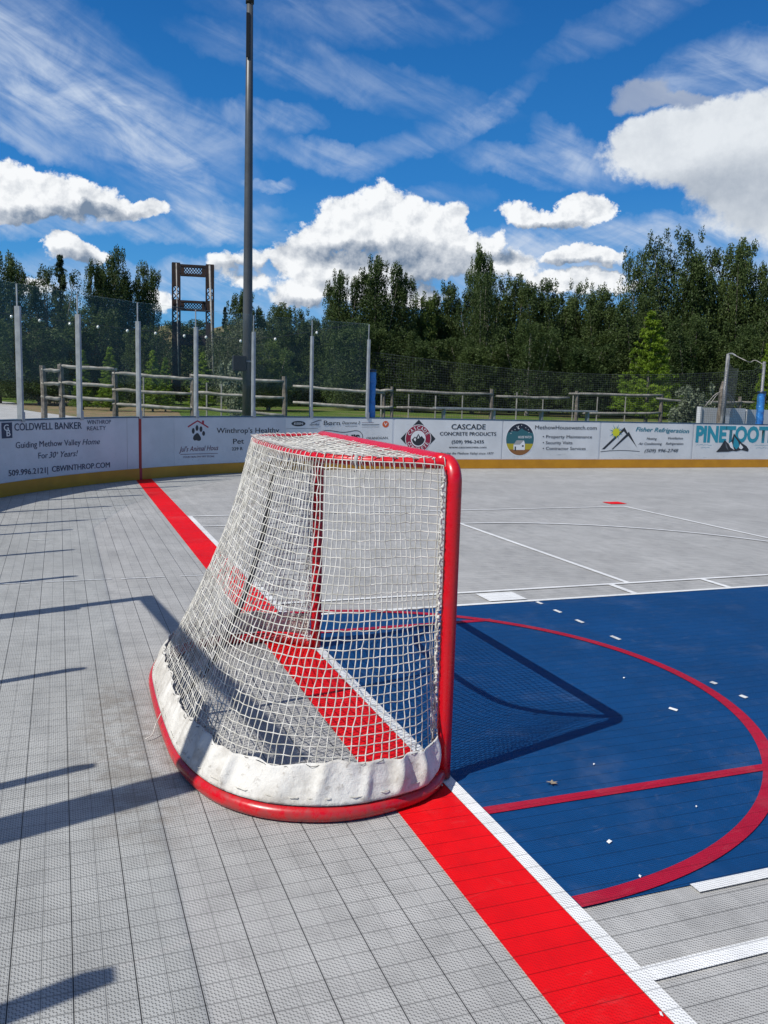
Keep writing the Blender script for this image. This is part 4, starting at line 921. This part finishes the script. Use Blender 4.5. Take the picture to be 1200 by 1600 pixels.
# ------------------------------------------------------------------ rusty bridge tower
def tower():
    D = 45; A = at(275, 411, D); B = at(328, 414, D); ax = Vector((B[0]-A[0], B[1]-A[1], 0)); wid = ax.length; ax.normalize(); bk = Vector((-ax.y, ax.x, 0)); zt = A[2]
    s = D/F*1.02
    o = empty('bridge_tower', (A[0], A[1], .55)); tag(o, 'dark rusty steel bridge tower with pierced lattice cross beams', 'tower')
    o_ = Vector((A[0], A[1], 0)); lw = 11.5*s; dp = .30
    def P(u, z, d=0): q = o_+ax*u+bk*d; return (q.x, q.y, z)
    def zy(py): return zt-(py-411)*s
    def lattice(u0, u1, z0, z1, name, cells, solid=.0):
        b = MB(); h = z1-z0; w = u1-u0; t_ = .075
        c = .20*h
        for d in (0, dp):
            b.bar(P(u0, z1-c/2, d), P(u1, z1-c/2, d), .03, c); b.bar(P(u0, z0+c/2, d), P(u1, z0+c/2, d), .03, c)
            zi0, zi1 = z0+c, z1-c; hh = zi1-zi0; m = .15*w; n = cells
            b.bar(P(u0+m/2, (zi0+zi1)/2, d), P(u0+m/2+.001, (zi0+zi1)/2, d), .03, hh) if False else None
            b.box((0, 0, 0), (m, .03, hh), Matrix(((ax.x, bk.x, 0, P(u0, 0, d)[0]), (ax.y, bk.y, 0, P(u0, 0, d)[1]), (0, 0, 1, zi0), (0, 0, 0, 1))))
            b.box((0, 0, 0), (m, .03, hh), Matrix(((ax.x, bk.x, 0, P(u1-m, 0, d)[0]), (ax.y, bk.y, 0, P(u1-m, 0, d)[1]), (0, 0, 1, zi0), (0, 0, 0, 1))))
            x0_, x1_ = u0+m, u1-m; st = (x1_-x0_)/n
            for k in range(-2, n+1):
                for sg in (1, -1):
                    ua = x0_+k*st; ub = ua+hh*1.0/(hh)*2*st
                    za, zb = (zi0, zi1) if sg > 0 else (zi1, zi0)
                    # clip to the panel
                    def lerp(t): return ua+(ub-ua)*t, za+(zb-za)*t
                    t0 = max(0, (x0_-ua)/(ub-ua)); t1 = min(1, (x1_-ua)/(ub-ua))
                    if t1 > t0:
                        p0, p1 = lerp(t0), lerp(t1); b.bar(P(p0[0], p0[1], .034*(1 if sg > 0 else 1.7)), P(p1[0], p1[1], .034*(1 if sg > 0 else 1.7)), .02, .040) if d == 0 else None
        b.build(name, 'rust', o)
    for u in (0, wid):
        b = MB(); uc = u
        for a0, a1 in ((410, 443), (462, 478), (494, 600)):
            for d in (0, dp): b.box((0, 0, 0), (lw, .03, (a1-a0)*s), Matrix(((ax.x, bk.x, 0, P(uc-lw/2, 0, d)[0]), (ax.y, bk.y, 0, P(uc-lw/2, 0, d)[1]), (0, 0, 1, zy(a1)), (0, 0, 0, 1))))
        for a0, a1 in ((443, 462), (478, 494)):
            for d in (0, dp):
                b.bar(P(uc-lw*.42, zy(a0), d), P(uc-lw*.42, zy(a1), d), .03, lw*.16, upv=tuple(ax)); b.bar(P(uc+lw*.42, zy(a0), d), P(uc+lw*.42, zy(a1), d), .03, lw*.16, upv=tuple(ax))
                zm = (zy(a0)+zy(a1))/2
                for za, zb in ((zy(a0), zm), (zm, zy(a1))):
                    b.bar(P(uc-lw*.4, za, d), P(uc+lw*.4, zb, d), .02, .05) if d == 0 else None; b.bar(P(uc+lw*.4, za, d+.025), P(uc-lw*.4, zb, d+.025), .02, .05) if d == 0 else None
        for side in (-.5, .5): b.bar(P(uc+side*lw, zt, dp/2), P(uc+side*lw, .5, dp/2), .03, dp)if False else b.box((0, 0, 0), (.03, dp, zt-.5), Matrix(((ax.x, bk.x, 0, P(uc+side*lw-.015, 0, .015)[0]), (ax.y, bk.y, 0, P(uc+side*lw-.015, 0, .015)[1]), (0, 0, 1, .5), (0, 0, 0, 1))))
        b.build('tower_leg', 'rust', o)
    for a0, a1 in ((412, 428), (463, 477.5), (513, 527)): lattice(lw/2+.02, wid-lw/2-.02, zy(a1), zy(a0), 'cross_beam', 6)
    for (x0_, y0_, x1_, y1_, r_) in ((275.5, 411, 279, 592, .028), (327.5, 415, 334, 597, .05)):
        p0, p1 = at(x0_, y0_, D-.6), at(x1_, y1_, D-1.8); b = MB(); b.tube([p0, (p0+p1)/2+np.array([0, 0, -.03]), p1], r_, 6); b.build('stay_cable', 'cable', o, smooth=True)
tower()

# string of bulbs
sb = [(18, 495), (62, 501), (109, 506), (153, 511), (199, 517), (243, 521), (288, 525), (322, 527), (376, 533), (430, 530), (495, 520)]
o = empty('string_lights', at(18, 495, 19)); tag(o, 'sagging string of small clear bulbs seen through the left glass', 'string lights')
b = MB(); b.tube([at(-60, 478, 19)]+[at(x, y-3, 19) for x, y in sb]+[at(560, 505, 19)], .006, 5, False); b.build('wire', 'black', o)
for x, y in sb:
    q = at(x, y, 19); b = MB(); b.sphere(q, .028, 1.2, 8); bu_ = b.build('bulb', 'bulb', o, smooth=True)
# ------------------------------------------------------------------ far ground features
def flat(name, pts, z, mat):
    b = MB(); L = []
    for px, py in pts:
        v = ray(px, py); L.append(CAM+v*((z-CAM[2])/v[2]))
    b.poly(L); return struct(b.build(name, mat))
flat('path', [(-120, 640), (-60, 629), (0, 627), (22, 629), (30, 633), (28, 639), (60, 644), (110, 650), (160, 656), (100, 668), (-120, 668)], .556, 'path')
flat('dry_ground', [(60, 644), (28, 638), (34, 632), (70, 628), (150, 626), (240, 634), (280, 645), (290, 660), (160, 660), (110, 650)], .554, 'dry')
def hill():
    b = MB(); c = at(262, 560, 330); n = 40; H = 0
    ax = Vector((c[0]-CAM[0], c[1]-CAM[1], 0)).normalized(); r = Vector((ax.y, -ax.x, 0)); rnd = random.Random(3)
    for j in range(11):
        for i in range(n+1):
            u = (i/n-.5)*2; v = j/10
            h = 21*max(0, 1-u*u)*math.sin(math.pi*v)**.8*(1+.15*math.sin(u*9)+.1*math.sin(u*21+v*5)); q = Vector(c)+r*u*110+ax*(v-.5)*120; b.v.append((q.x, q.y, .3+h))
    for j in range(10):
        for i in range(n): a = j*(n+1)+i; b.f.append((a, a+1, a+n+2, a+n+1))
    struct(b.build('hill', 'hill', smooth=True))
hill()

# ------------------------------------------------------------------ trees
def leaves_mesh(name, C, mat, size, seed, aspect=.6):
    """C: list of clumps (x,y,z,rx,ry,rz,count)"""
    rs = np.random.RandomState(seed); PP = []
    for x, y, z, rx, ry, rz, n in C:
        d = rs.randn(n, 3); d /= np.linalg.norm(d, axis=1, keepdims=True); rr = rs.rand(n)**.42
        PP.append(np.array([x, y, z])+d*rr[:, None]*np.array([rx, ry, rz]))
    P = np.concatenate(PP); n = len(P); a = rs.randn(n, 3); a /= np.linalg.norm(a, axis=1, keepdims=True); c = rs.randn(n, 3); b = np.cross(a, c); b /= np.linalg.norm(b, axis=1, keepdims=True)
    s = size*(.6+.8*rs.rand(n))[:, None]; a = a*s; b = b*s*aspect
    V = np.stack([P-a, P+b, P+a, P-b], 1).reshape(-1, 3); me = bpy.data.meshes.new(name); me.vertices.add(4*n); me.vertices.foreach_set('co', V.ravel())
    me.loops.add(4*n); me.loops.foreach_set('vertex_index', np.arange(4*n)); me.polygons.add(n); me.polygons.foreach_set('loop_start', np.arange(n)*4); me.polygons.foreach_set('loop_total', np.full(n, 4))
    me.update(); me.validate(); me.materials.append(M[mat]); return me
def broad(seed, mat, width=.30, spires=5, leaf=.0075, per=520, base=.06, airy=1.0, bark='bark'):
    rs = np.random.RandomState(seed); C = []; tb = MB()
    tb.tube([(0, 0, 0), (rs.randn()*.01, 0, .35), (rs.randn()*.02, rs.randn()*.02, .8)], [.022, .016, .005], 7)
    for k in range(spires):
        an = k/spires*6.28+rs.rand(); r = width*(.35+.62*rs.rand()) if k else .0; top = (.78+.20*rs.rand()) if k else .99; z0 = .12+.2*rs.rand()
        x, y = r*math.cos(an), r*math.sin(an)
        tb.tube([(0, 0, z0), (x*.6, y*.6, (z0+top)/2*.8), (x, y, top*.93)], [.011, .007, .002], 5)
        m = 8
        for j in range(m):
            u = j/(m-1); z = base+(top-.05-base)*(.10+.90*u); tap = (1-u)**.35*.66+.42; w = width*.60*tap
            C.append((x*(.5+.5*u)+rs.randn()*.03, y*(.5+.5*u)+rs.randn()*.03, z, w*(.7+.45*rs.rand()), w*(.7+.45*rs.rand()), .075+.03*rs.rand(), int(per*airy*(.45+tap))))
        for j in range(14):  # twig clusters that break the outline
            u = rs.rand()**.8; z = base+.08+(top-base-.06)*u; a2 = rs.rand()*6.28; w = width*(.62-.30*u); C.append((x*.8+w*math.cos(a2), y*.8+w*math.sin(a2), z, .030, .030, .050, int(90*airy)))
        for j in range(4): C.append((x+rs.randn()*.028, y+rs.randn()*.028, top-.035-.03*rs.rand(), .022, .022, .042, 60))
    me = leaves_mesh('crown', C, mat, leaf, seed); tme = bpy.data.meshes.new('trunk'); tme.from_pydata(tb.v, [], tb.f); tme.materials.append(M[bark]); return me, tme
def conifer(seed, mat, width=.26, n=26, leaf=.011, per=120):
    rs = np.random.RandomState(seed); C = []; tb = MB(); tb.tube([(0, 0, 0), (0, 0, .98)], [.018, .002], 6)
    for k in range(n):
        z = .08+.9*k/n; w = width*(1-z)**.85+.012; m = max(4, int(11*(1-z)+3))
        for j in range(m):
            a = rs.rand()*6.28; 
            for q in (.35, .7, 1.0):
                l = w*q*(.75+.35*rs.rand()); C.append((l*math.cos(a), l*math.sin(a), z+l*.12+rs.randn()*.008, .022+.02*(1-z), .022+.02*(1-z), .014, int(per*.36)))
    me = leaves_mesh('crown', C, mat, leaf, seed, .30); tme = bpy.data.meshes.new('trunk'); tme.from_pydata(tb.v, [], tb.f); tme.materials.append(M['bark']); return me, tme
def bush(seed, mat, leaf=.03, per=420):
    rs = np.random.RandomState(seed); C = []; tb = MB()
    for k in range(12):
        a = rs.rand()*6.28; r = .42*rs.rand(); z = .25+.5*rs.rand()*(1-r); C.append((r*math.cos(a), r*math.sin(a), z, .22, .22, .24, per)); tb.tube([(0, 0, 0), (r*math.cos(a)*.6, r*math.sin(a)*.6, z)], [.02, .008], 4)
    for k in range(16):
        a = rs.rand()*6.28; r = .5*rs.rand(); C.append((r*math.cos(a), r*math.sin(a), .7+.25*rs.rand(), .05, .05, .12, 50))
    me = leaves_mesh('crown', C, mat, leaf, seed); tme = bpy.data.meshes.new('stems'); tme.from_pydata(tb.v, [], tb.f); tme.materials.append(M['bark']); return me, tme
PROTO = {'a': broad(1, 'leaf_dark', .25, 6), 'b': broad(2, 'leaf_dark', .30, 7), 'c': broad(3, 'leaf_mid', .28, 6, bark='bark_pale'), 'd': broad(4, 'leaf_dark', .20, 4, per=300), 'e': broad(5, 'leaf_dark', .34, 8, airy=.55, bark='bark_pale'),
         'f': broad(6, 'leaf_pale', .34, 6, per=260), 'p': conifer(7, 'needle', .33), 'q': conifer(8, 'needle_dark', .22), 's': bush(9, 'leaf_low'), 't': bush(10, 'leaf_mid'), 'g': bush(11, 'sage', per=340), 'r': conifer(12, 'needle', .22)}
def plant(kind, px, py, d, wpx, name, label, cat, group, z0=.5):
    """stands on the ground at distance d, its top seen at py and wpx half wide"""
    q = at(px, py, d); H = q[2]-z0; me, tme = PROTO[kind]; o = empty(name, (q[0], q[1], z0)); tag(o, label, cat, group)
    halfw = {'a': .30, 'b': .36, 'c': .33, 'd': .25, 'e': .40, 'f': .40, 'p': .33, 'q': .22, 'r': .22}.get(kind, .55)
    sx = (wpx/F*d)/halfw*(1.22 if cat == 'tree' and kind not in 'pqr' else 1.0); rz = random.Random(int(px*7+py)).uniform(0, 6.28)
    for m_, nm in ((me, 'crown'), (tme, 'trunk' if cat == 'tree' else 'stems')):
        c = bpy.data.objects.new(nm, m_); COL.objects.link(c); c.parent = o; c.scale = (sx, sx, H); c.rotation_euler = (0, 0, rz)
G1 = 'dark trees standing behind the rink'
TREES = [ # kind, px, top, distance, half width, label
 ('b', -8, 388, 40, 42, 'dark leafy tree cut by the left edge'),
 ('e', 72, 418, 42, 42, 'airy tree with sky showing through left of the tall cypress like tree'),
 ('q', 92, 392, 44, 24, 'narrow dark conifer rising over the airy tree at left'),
 ('b', 60, 500, 38, 62, 'low dark round tree under the airy tree at left'),
 ('d', 150, 408, 42, 20, 'slim left half of the tall dark pair left of the tower'),
 ('b', 182, 396, 43, 36, 'tall dense dark tree left of the bridge tower'),
 ('a', 224, 411, 44, 24, 'tall feathery dark tree next to the bridge tower'),
 ('b', 130, 480, 40, 46, 'broad dark tree filling below the slim pair at left'),
 ('b', 225, 510, 39, 34, 'low dark tree at the foot of the bridge tower, left side'),
 ('a', 310, 500, 60, 50, 'distant dark tree seen between the tower legs'),
 ('q', 352, 476, 62, 14, 'small distant conifer right of the bridge tower'),
 ('a', 385, 455, 48, 30, 'dark tree behind the light pole'),
 ('f', 372, 500, 36, 46, 'pale silvery tree with bright leaves left of the light pole'),
 ('a', 436, 474, 52, 32, 'dark tree just right of the light pole'),
 ('b', 470, 486, 50, 36, 'lower dark tree between light pole and the tall grove'),
 ('c', 420, 535, 38, 44, 'low greenish tree right of the light pole above the fence'),
 ('b', 500, 500, 50, 40, 'low dark tree at the left foot of the tall grove'),
 ('a', 533, 424, 46, 30, 'left spire of the tall grove above the blue pad'),
 ('a', 592, 402, 46, 38, 'tallest dark tree right above the blue pad'),
 ('d', 628, 428, 46, 24, 'narrow dark tree right of the tallest above the blue pad'),
 ('b', 560, 500, 43, 55, 'broad dark tree above the blue pad, lower storey'),
 ('c', 660, 462, 47, 34, 'greener tree in the dip of the tree line'),
 ('a', 702, 442, 48, 34, 'dark tree with straight top right of the dip'),
 ('c', 752, 388, 52, 25, 'tree with a rounded pale green top poking out of the line'),
 ('e', 760, 428, 46, 42, 'thin leaved tree with grey branches below the rounded top'),
 ('b', 648, 520, 42, 52, 'broad dark tree of the lower storey over the fence, left of the trunk'),
 ('a', 806, 430, 47, 34, 'dark tree right of the rounded top'),
 ('b', 742, 530, 42, 52, 'broad dark tree of the lower storey below the rounded top'),
 ('a', 856, 436, 46, 38, 'dark tree in the middle of the right tree line'),
 ('e', 830, 505, 42, 52, 'open tree with pale twigs of the right lower storey'),
 ('b', 905, 444, 48, 38, 'dark tree in the low part of the right tree line'),
 ('a', 948, 452, 46, 34, 'dark tree before the line rises at right'),
 ('b', 910, 530, 42, 54, 'broad dark tree of the lower storey left of the bright pine'),
 ('e', 1010, 392, 48, 38, 'airy topped tall tree left of the highest tree'),
 ('b', 1078, 366, 47, 52, 'highest broad dark tree at right'),
 ('b', 1010, 470, 45, 56, 'dark tree filling behind the bright pine'),
 ('c', 1128, 432, 50, 30, 'greener tree in the gap between the two tall right trees'),
 ('a', 1168, 374, 47, 38, 'tall dark tree near the right edge'),
 ('a', 1222, 420, 46, 36, 'dark tree cut by the right edge'),
 ('b', 1090, 500, 43, 52, 'dark lower tree right of the bright pine'),
 ('b', 1180, 510, 43, 50, 'dark lower tree near the right edge')]
for k, px, py, d, w, lab in TREES: plant(k, px, py, d, w, 'conifer_tree' if k == 'q' else 'broadleaf_tree', lab, 'tree', G1)
for k, px, py, d, w, lab in [('p', 1021, 480, 34, 52, 'bright yellow green young pine in front of the dark trees at right'), ('p', 1206, 520, 34, 22, 'bright young pine cut by the right edge'),
                             ('r', 172, 540, 32, 22, 'small bright pine behind the fence below the tall pair'), ('r', 238, 545, 32, 20, 'small bright pine left of the tower foot'), ('r', 128, 545, 33, 18, 'small bright pine left of the second post from the left'),
                             ('r', 318, 548, 37, 24, 'small green pine between the tower legs'), ('r', 258, 556, 33, 16, 'smallest pine beside the left tower leg')]:
    plant(k, px, py, d, w, 'pine_tree', lab, 'tree', 'small bright pines')
rb = random.Random(8)
BUSH = [(-20, 580, 30), (40, 572, 32), (100, 590, 31), (160, 585, 30), (210, 592, 28), (262, 596, 27), (300, 590, 28), (400, 580, 28), (440, 575, 30), (480, 585, 30), (520, 590, 30), (560, 582, 31), (600, 590, 31), (640, 580, 33), (680, 596, 32), (705, 590, 33), (740, 585, 33), (780, 590, 33), (820, 588, 33), (860, 592, 32), (900, 590, 32), (940, 600, 30), (980, 596, 30), (1030, 595, 30), (1060, 600, 29), (1100, 590, 32), (1150, 590, 32), (1200, 588, 32)]
where = ['at the far left', 'left of the first glass post', 'right of the first glass post', 'at the second fence post', 'left of the red stripe', 'at the left tower leg', 'between the tower legs', 'right of the light pole', 'left of the thick fence post', 'right of the thick fence post', 'left of the blue pad', 'behind the blue pad', 'right of the blue pad', 'above the diamond emblem', 'left of the bench end', 'above the black lettered banner', 'above the left end of the bench', 'left of the house picture banner', 'over the house picture', 'over the middle of the bench', 'over the right end of the bench', 'over the yellow sun', 'left of the bright pine foot', 'under the bright pine', 'right of the bright pine foot', 'left of the leaning pole', 'behind the hanging net', 'at the right edge']
for (px, py, d), w_ in zip(BUSH, where):
    k = rb.choice('ssst'); plant(k, px, py, d+19, rb.uniform(26, 40), 'bush', ('dark bush ' if k == 's' else 'green bush ')+w_, 'bush', 'bushes under the trees')
plant('g', 372, 560, 26, 36, 'bush', 'grey green sage bush left of the light pole', 'bush', 'bushes under the trees')
plant('g', 1085, 600, 30, 34, 'bush', 'dusty green bush left of the hooped post', 'bush', 'bushes under the trees')
# dark wood behind everything
def wood():
    rs = np.random.RandomState(21); C = []
    for i in range(260):
        px = rs.uniform(-150, 1350); d = rs.uniform(54, 64)
        if 238 < px < 330: continue
        py = 492+14*rs.randn() if px > 520 else 520+8*rs.randn(); q = at(px, py, d); H = q[2]-.5
        C.append((q[0], q[1], .5+H*.42, 1.9, 1.9, H*.52, 900)); C.append((q[0], q[1], .5+H*.80, 1.0, 1.0, H*.20, 260))
    me = leaves_mesh('far_wood', C, 'leaf_dark', .085, 5); o = bpy.data.objects.new('far_wood', me); COL.objects.link(o); struct(o, 'stuff')
wood()
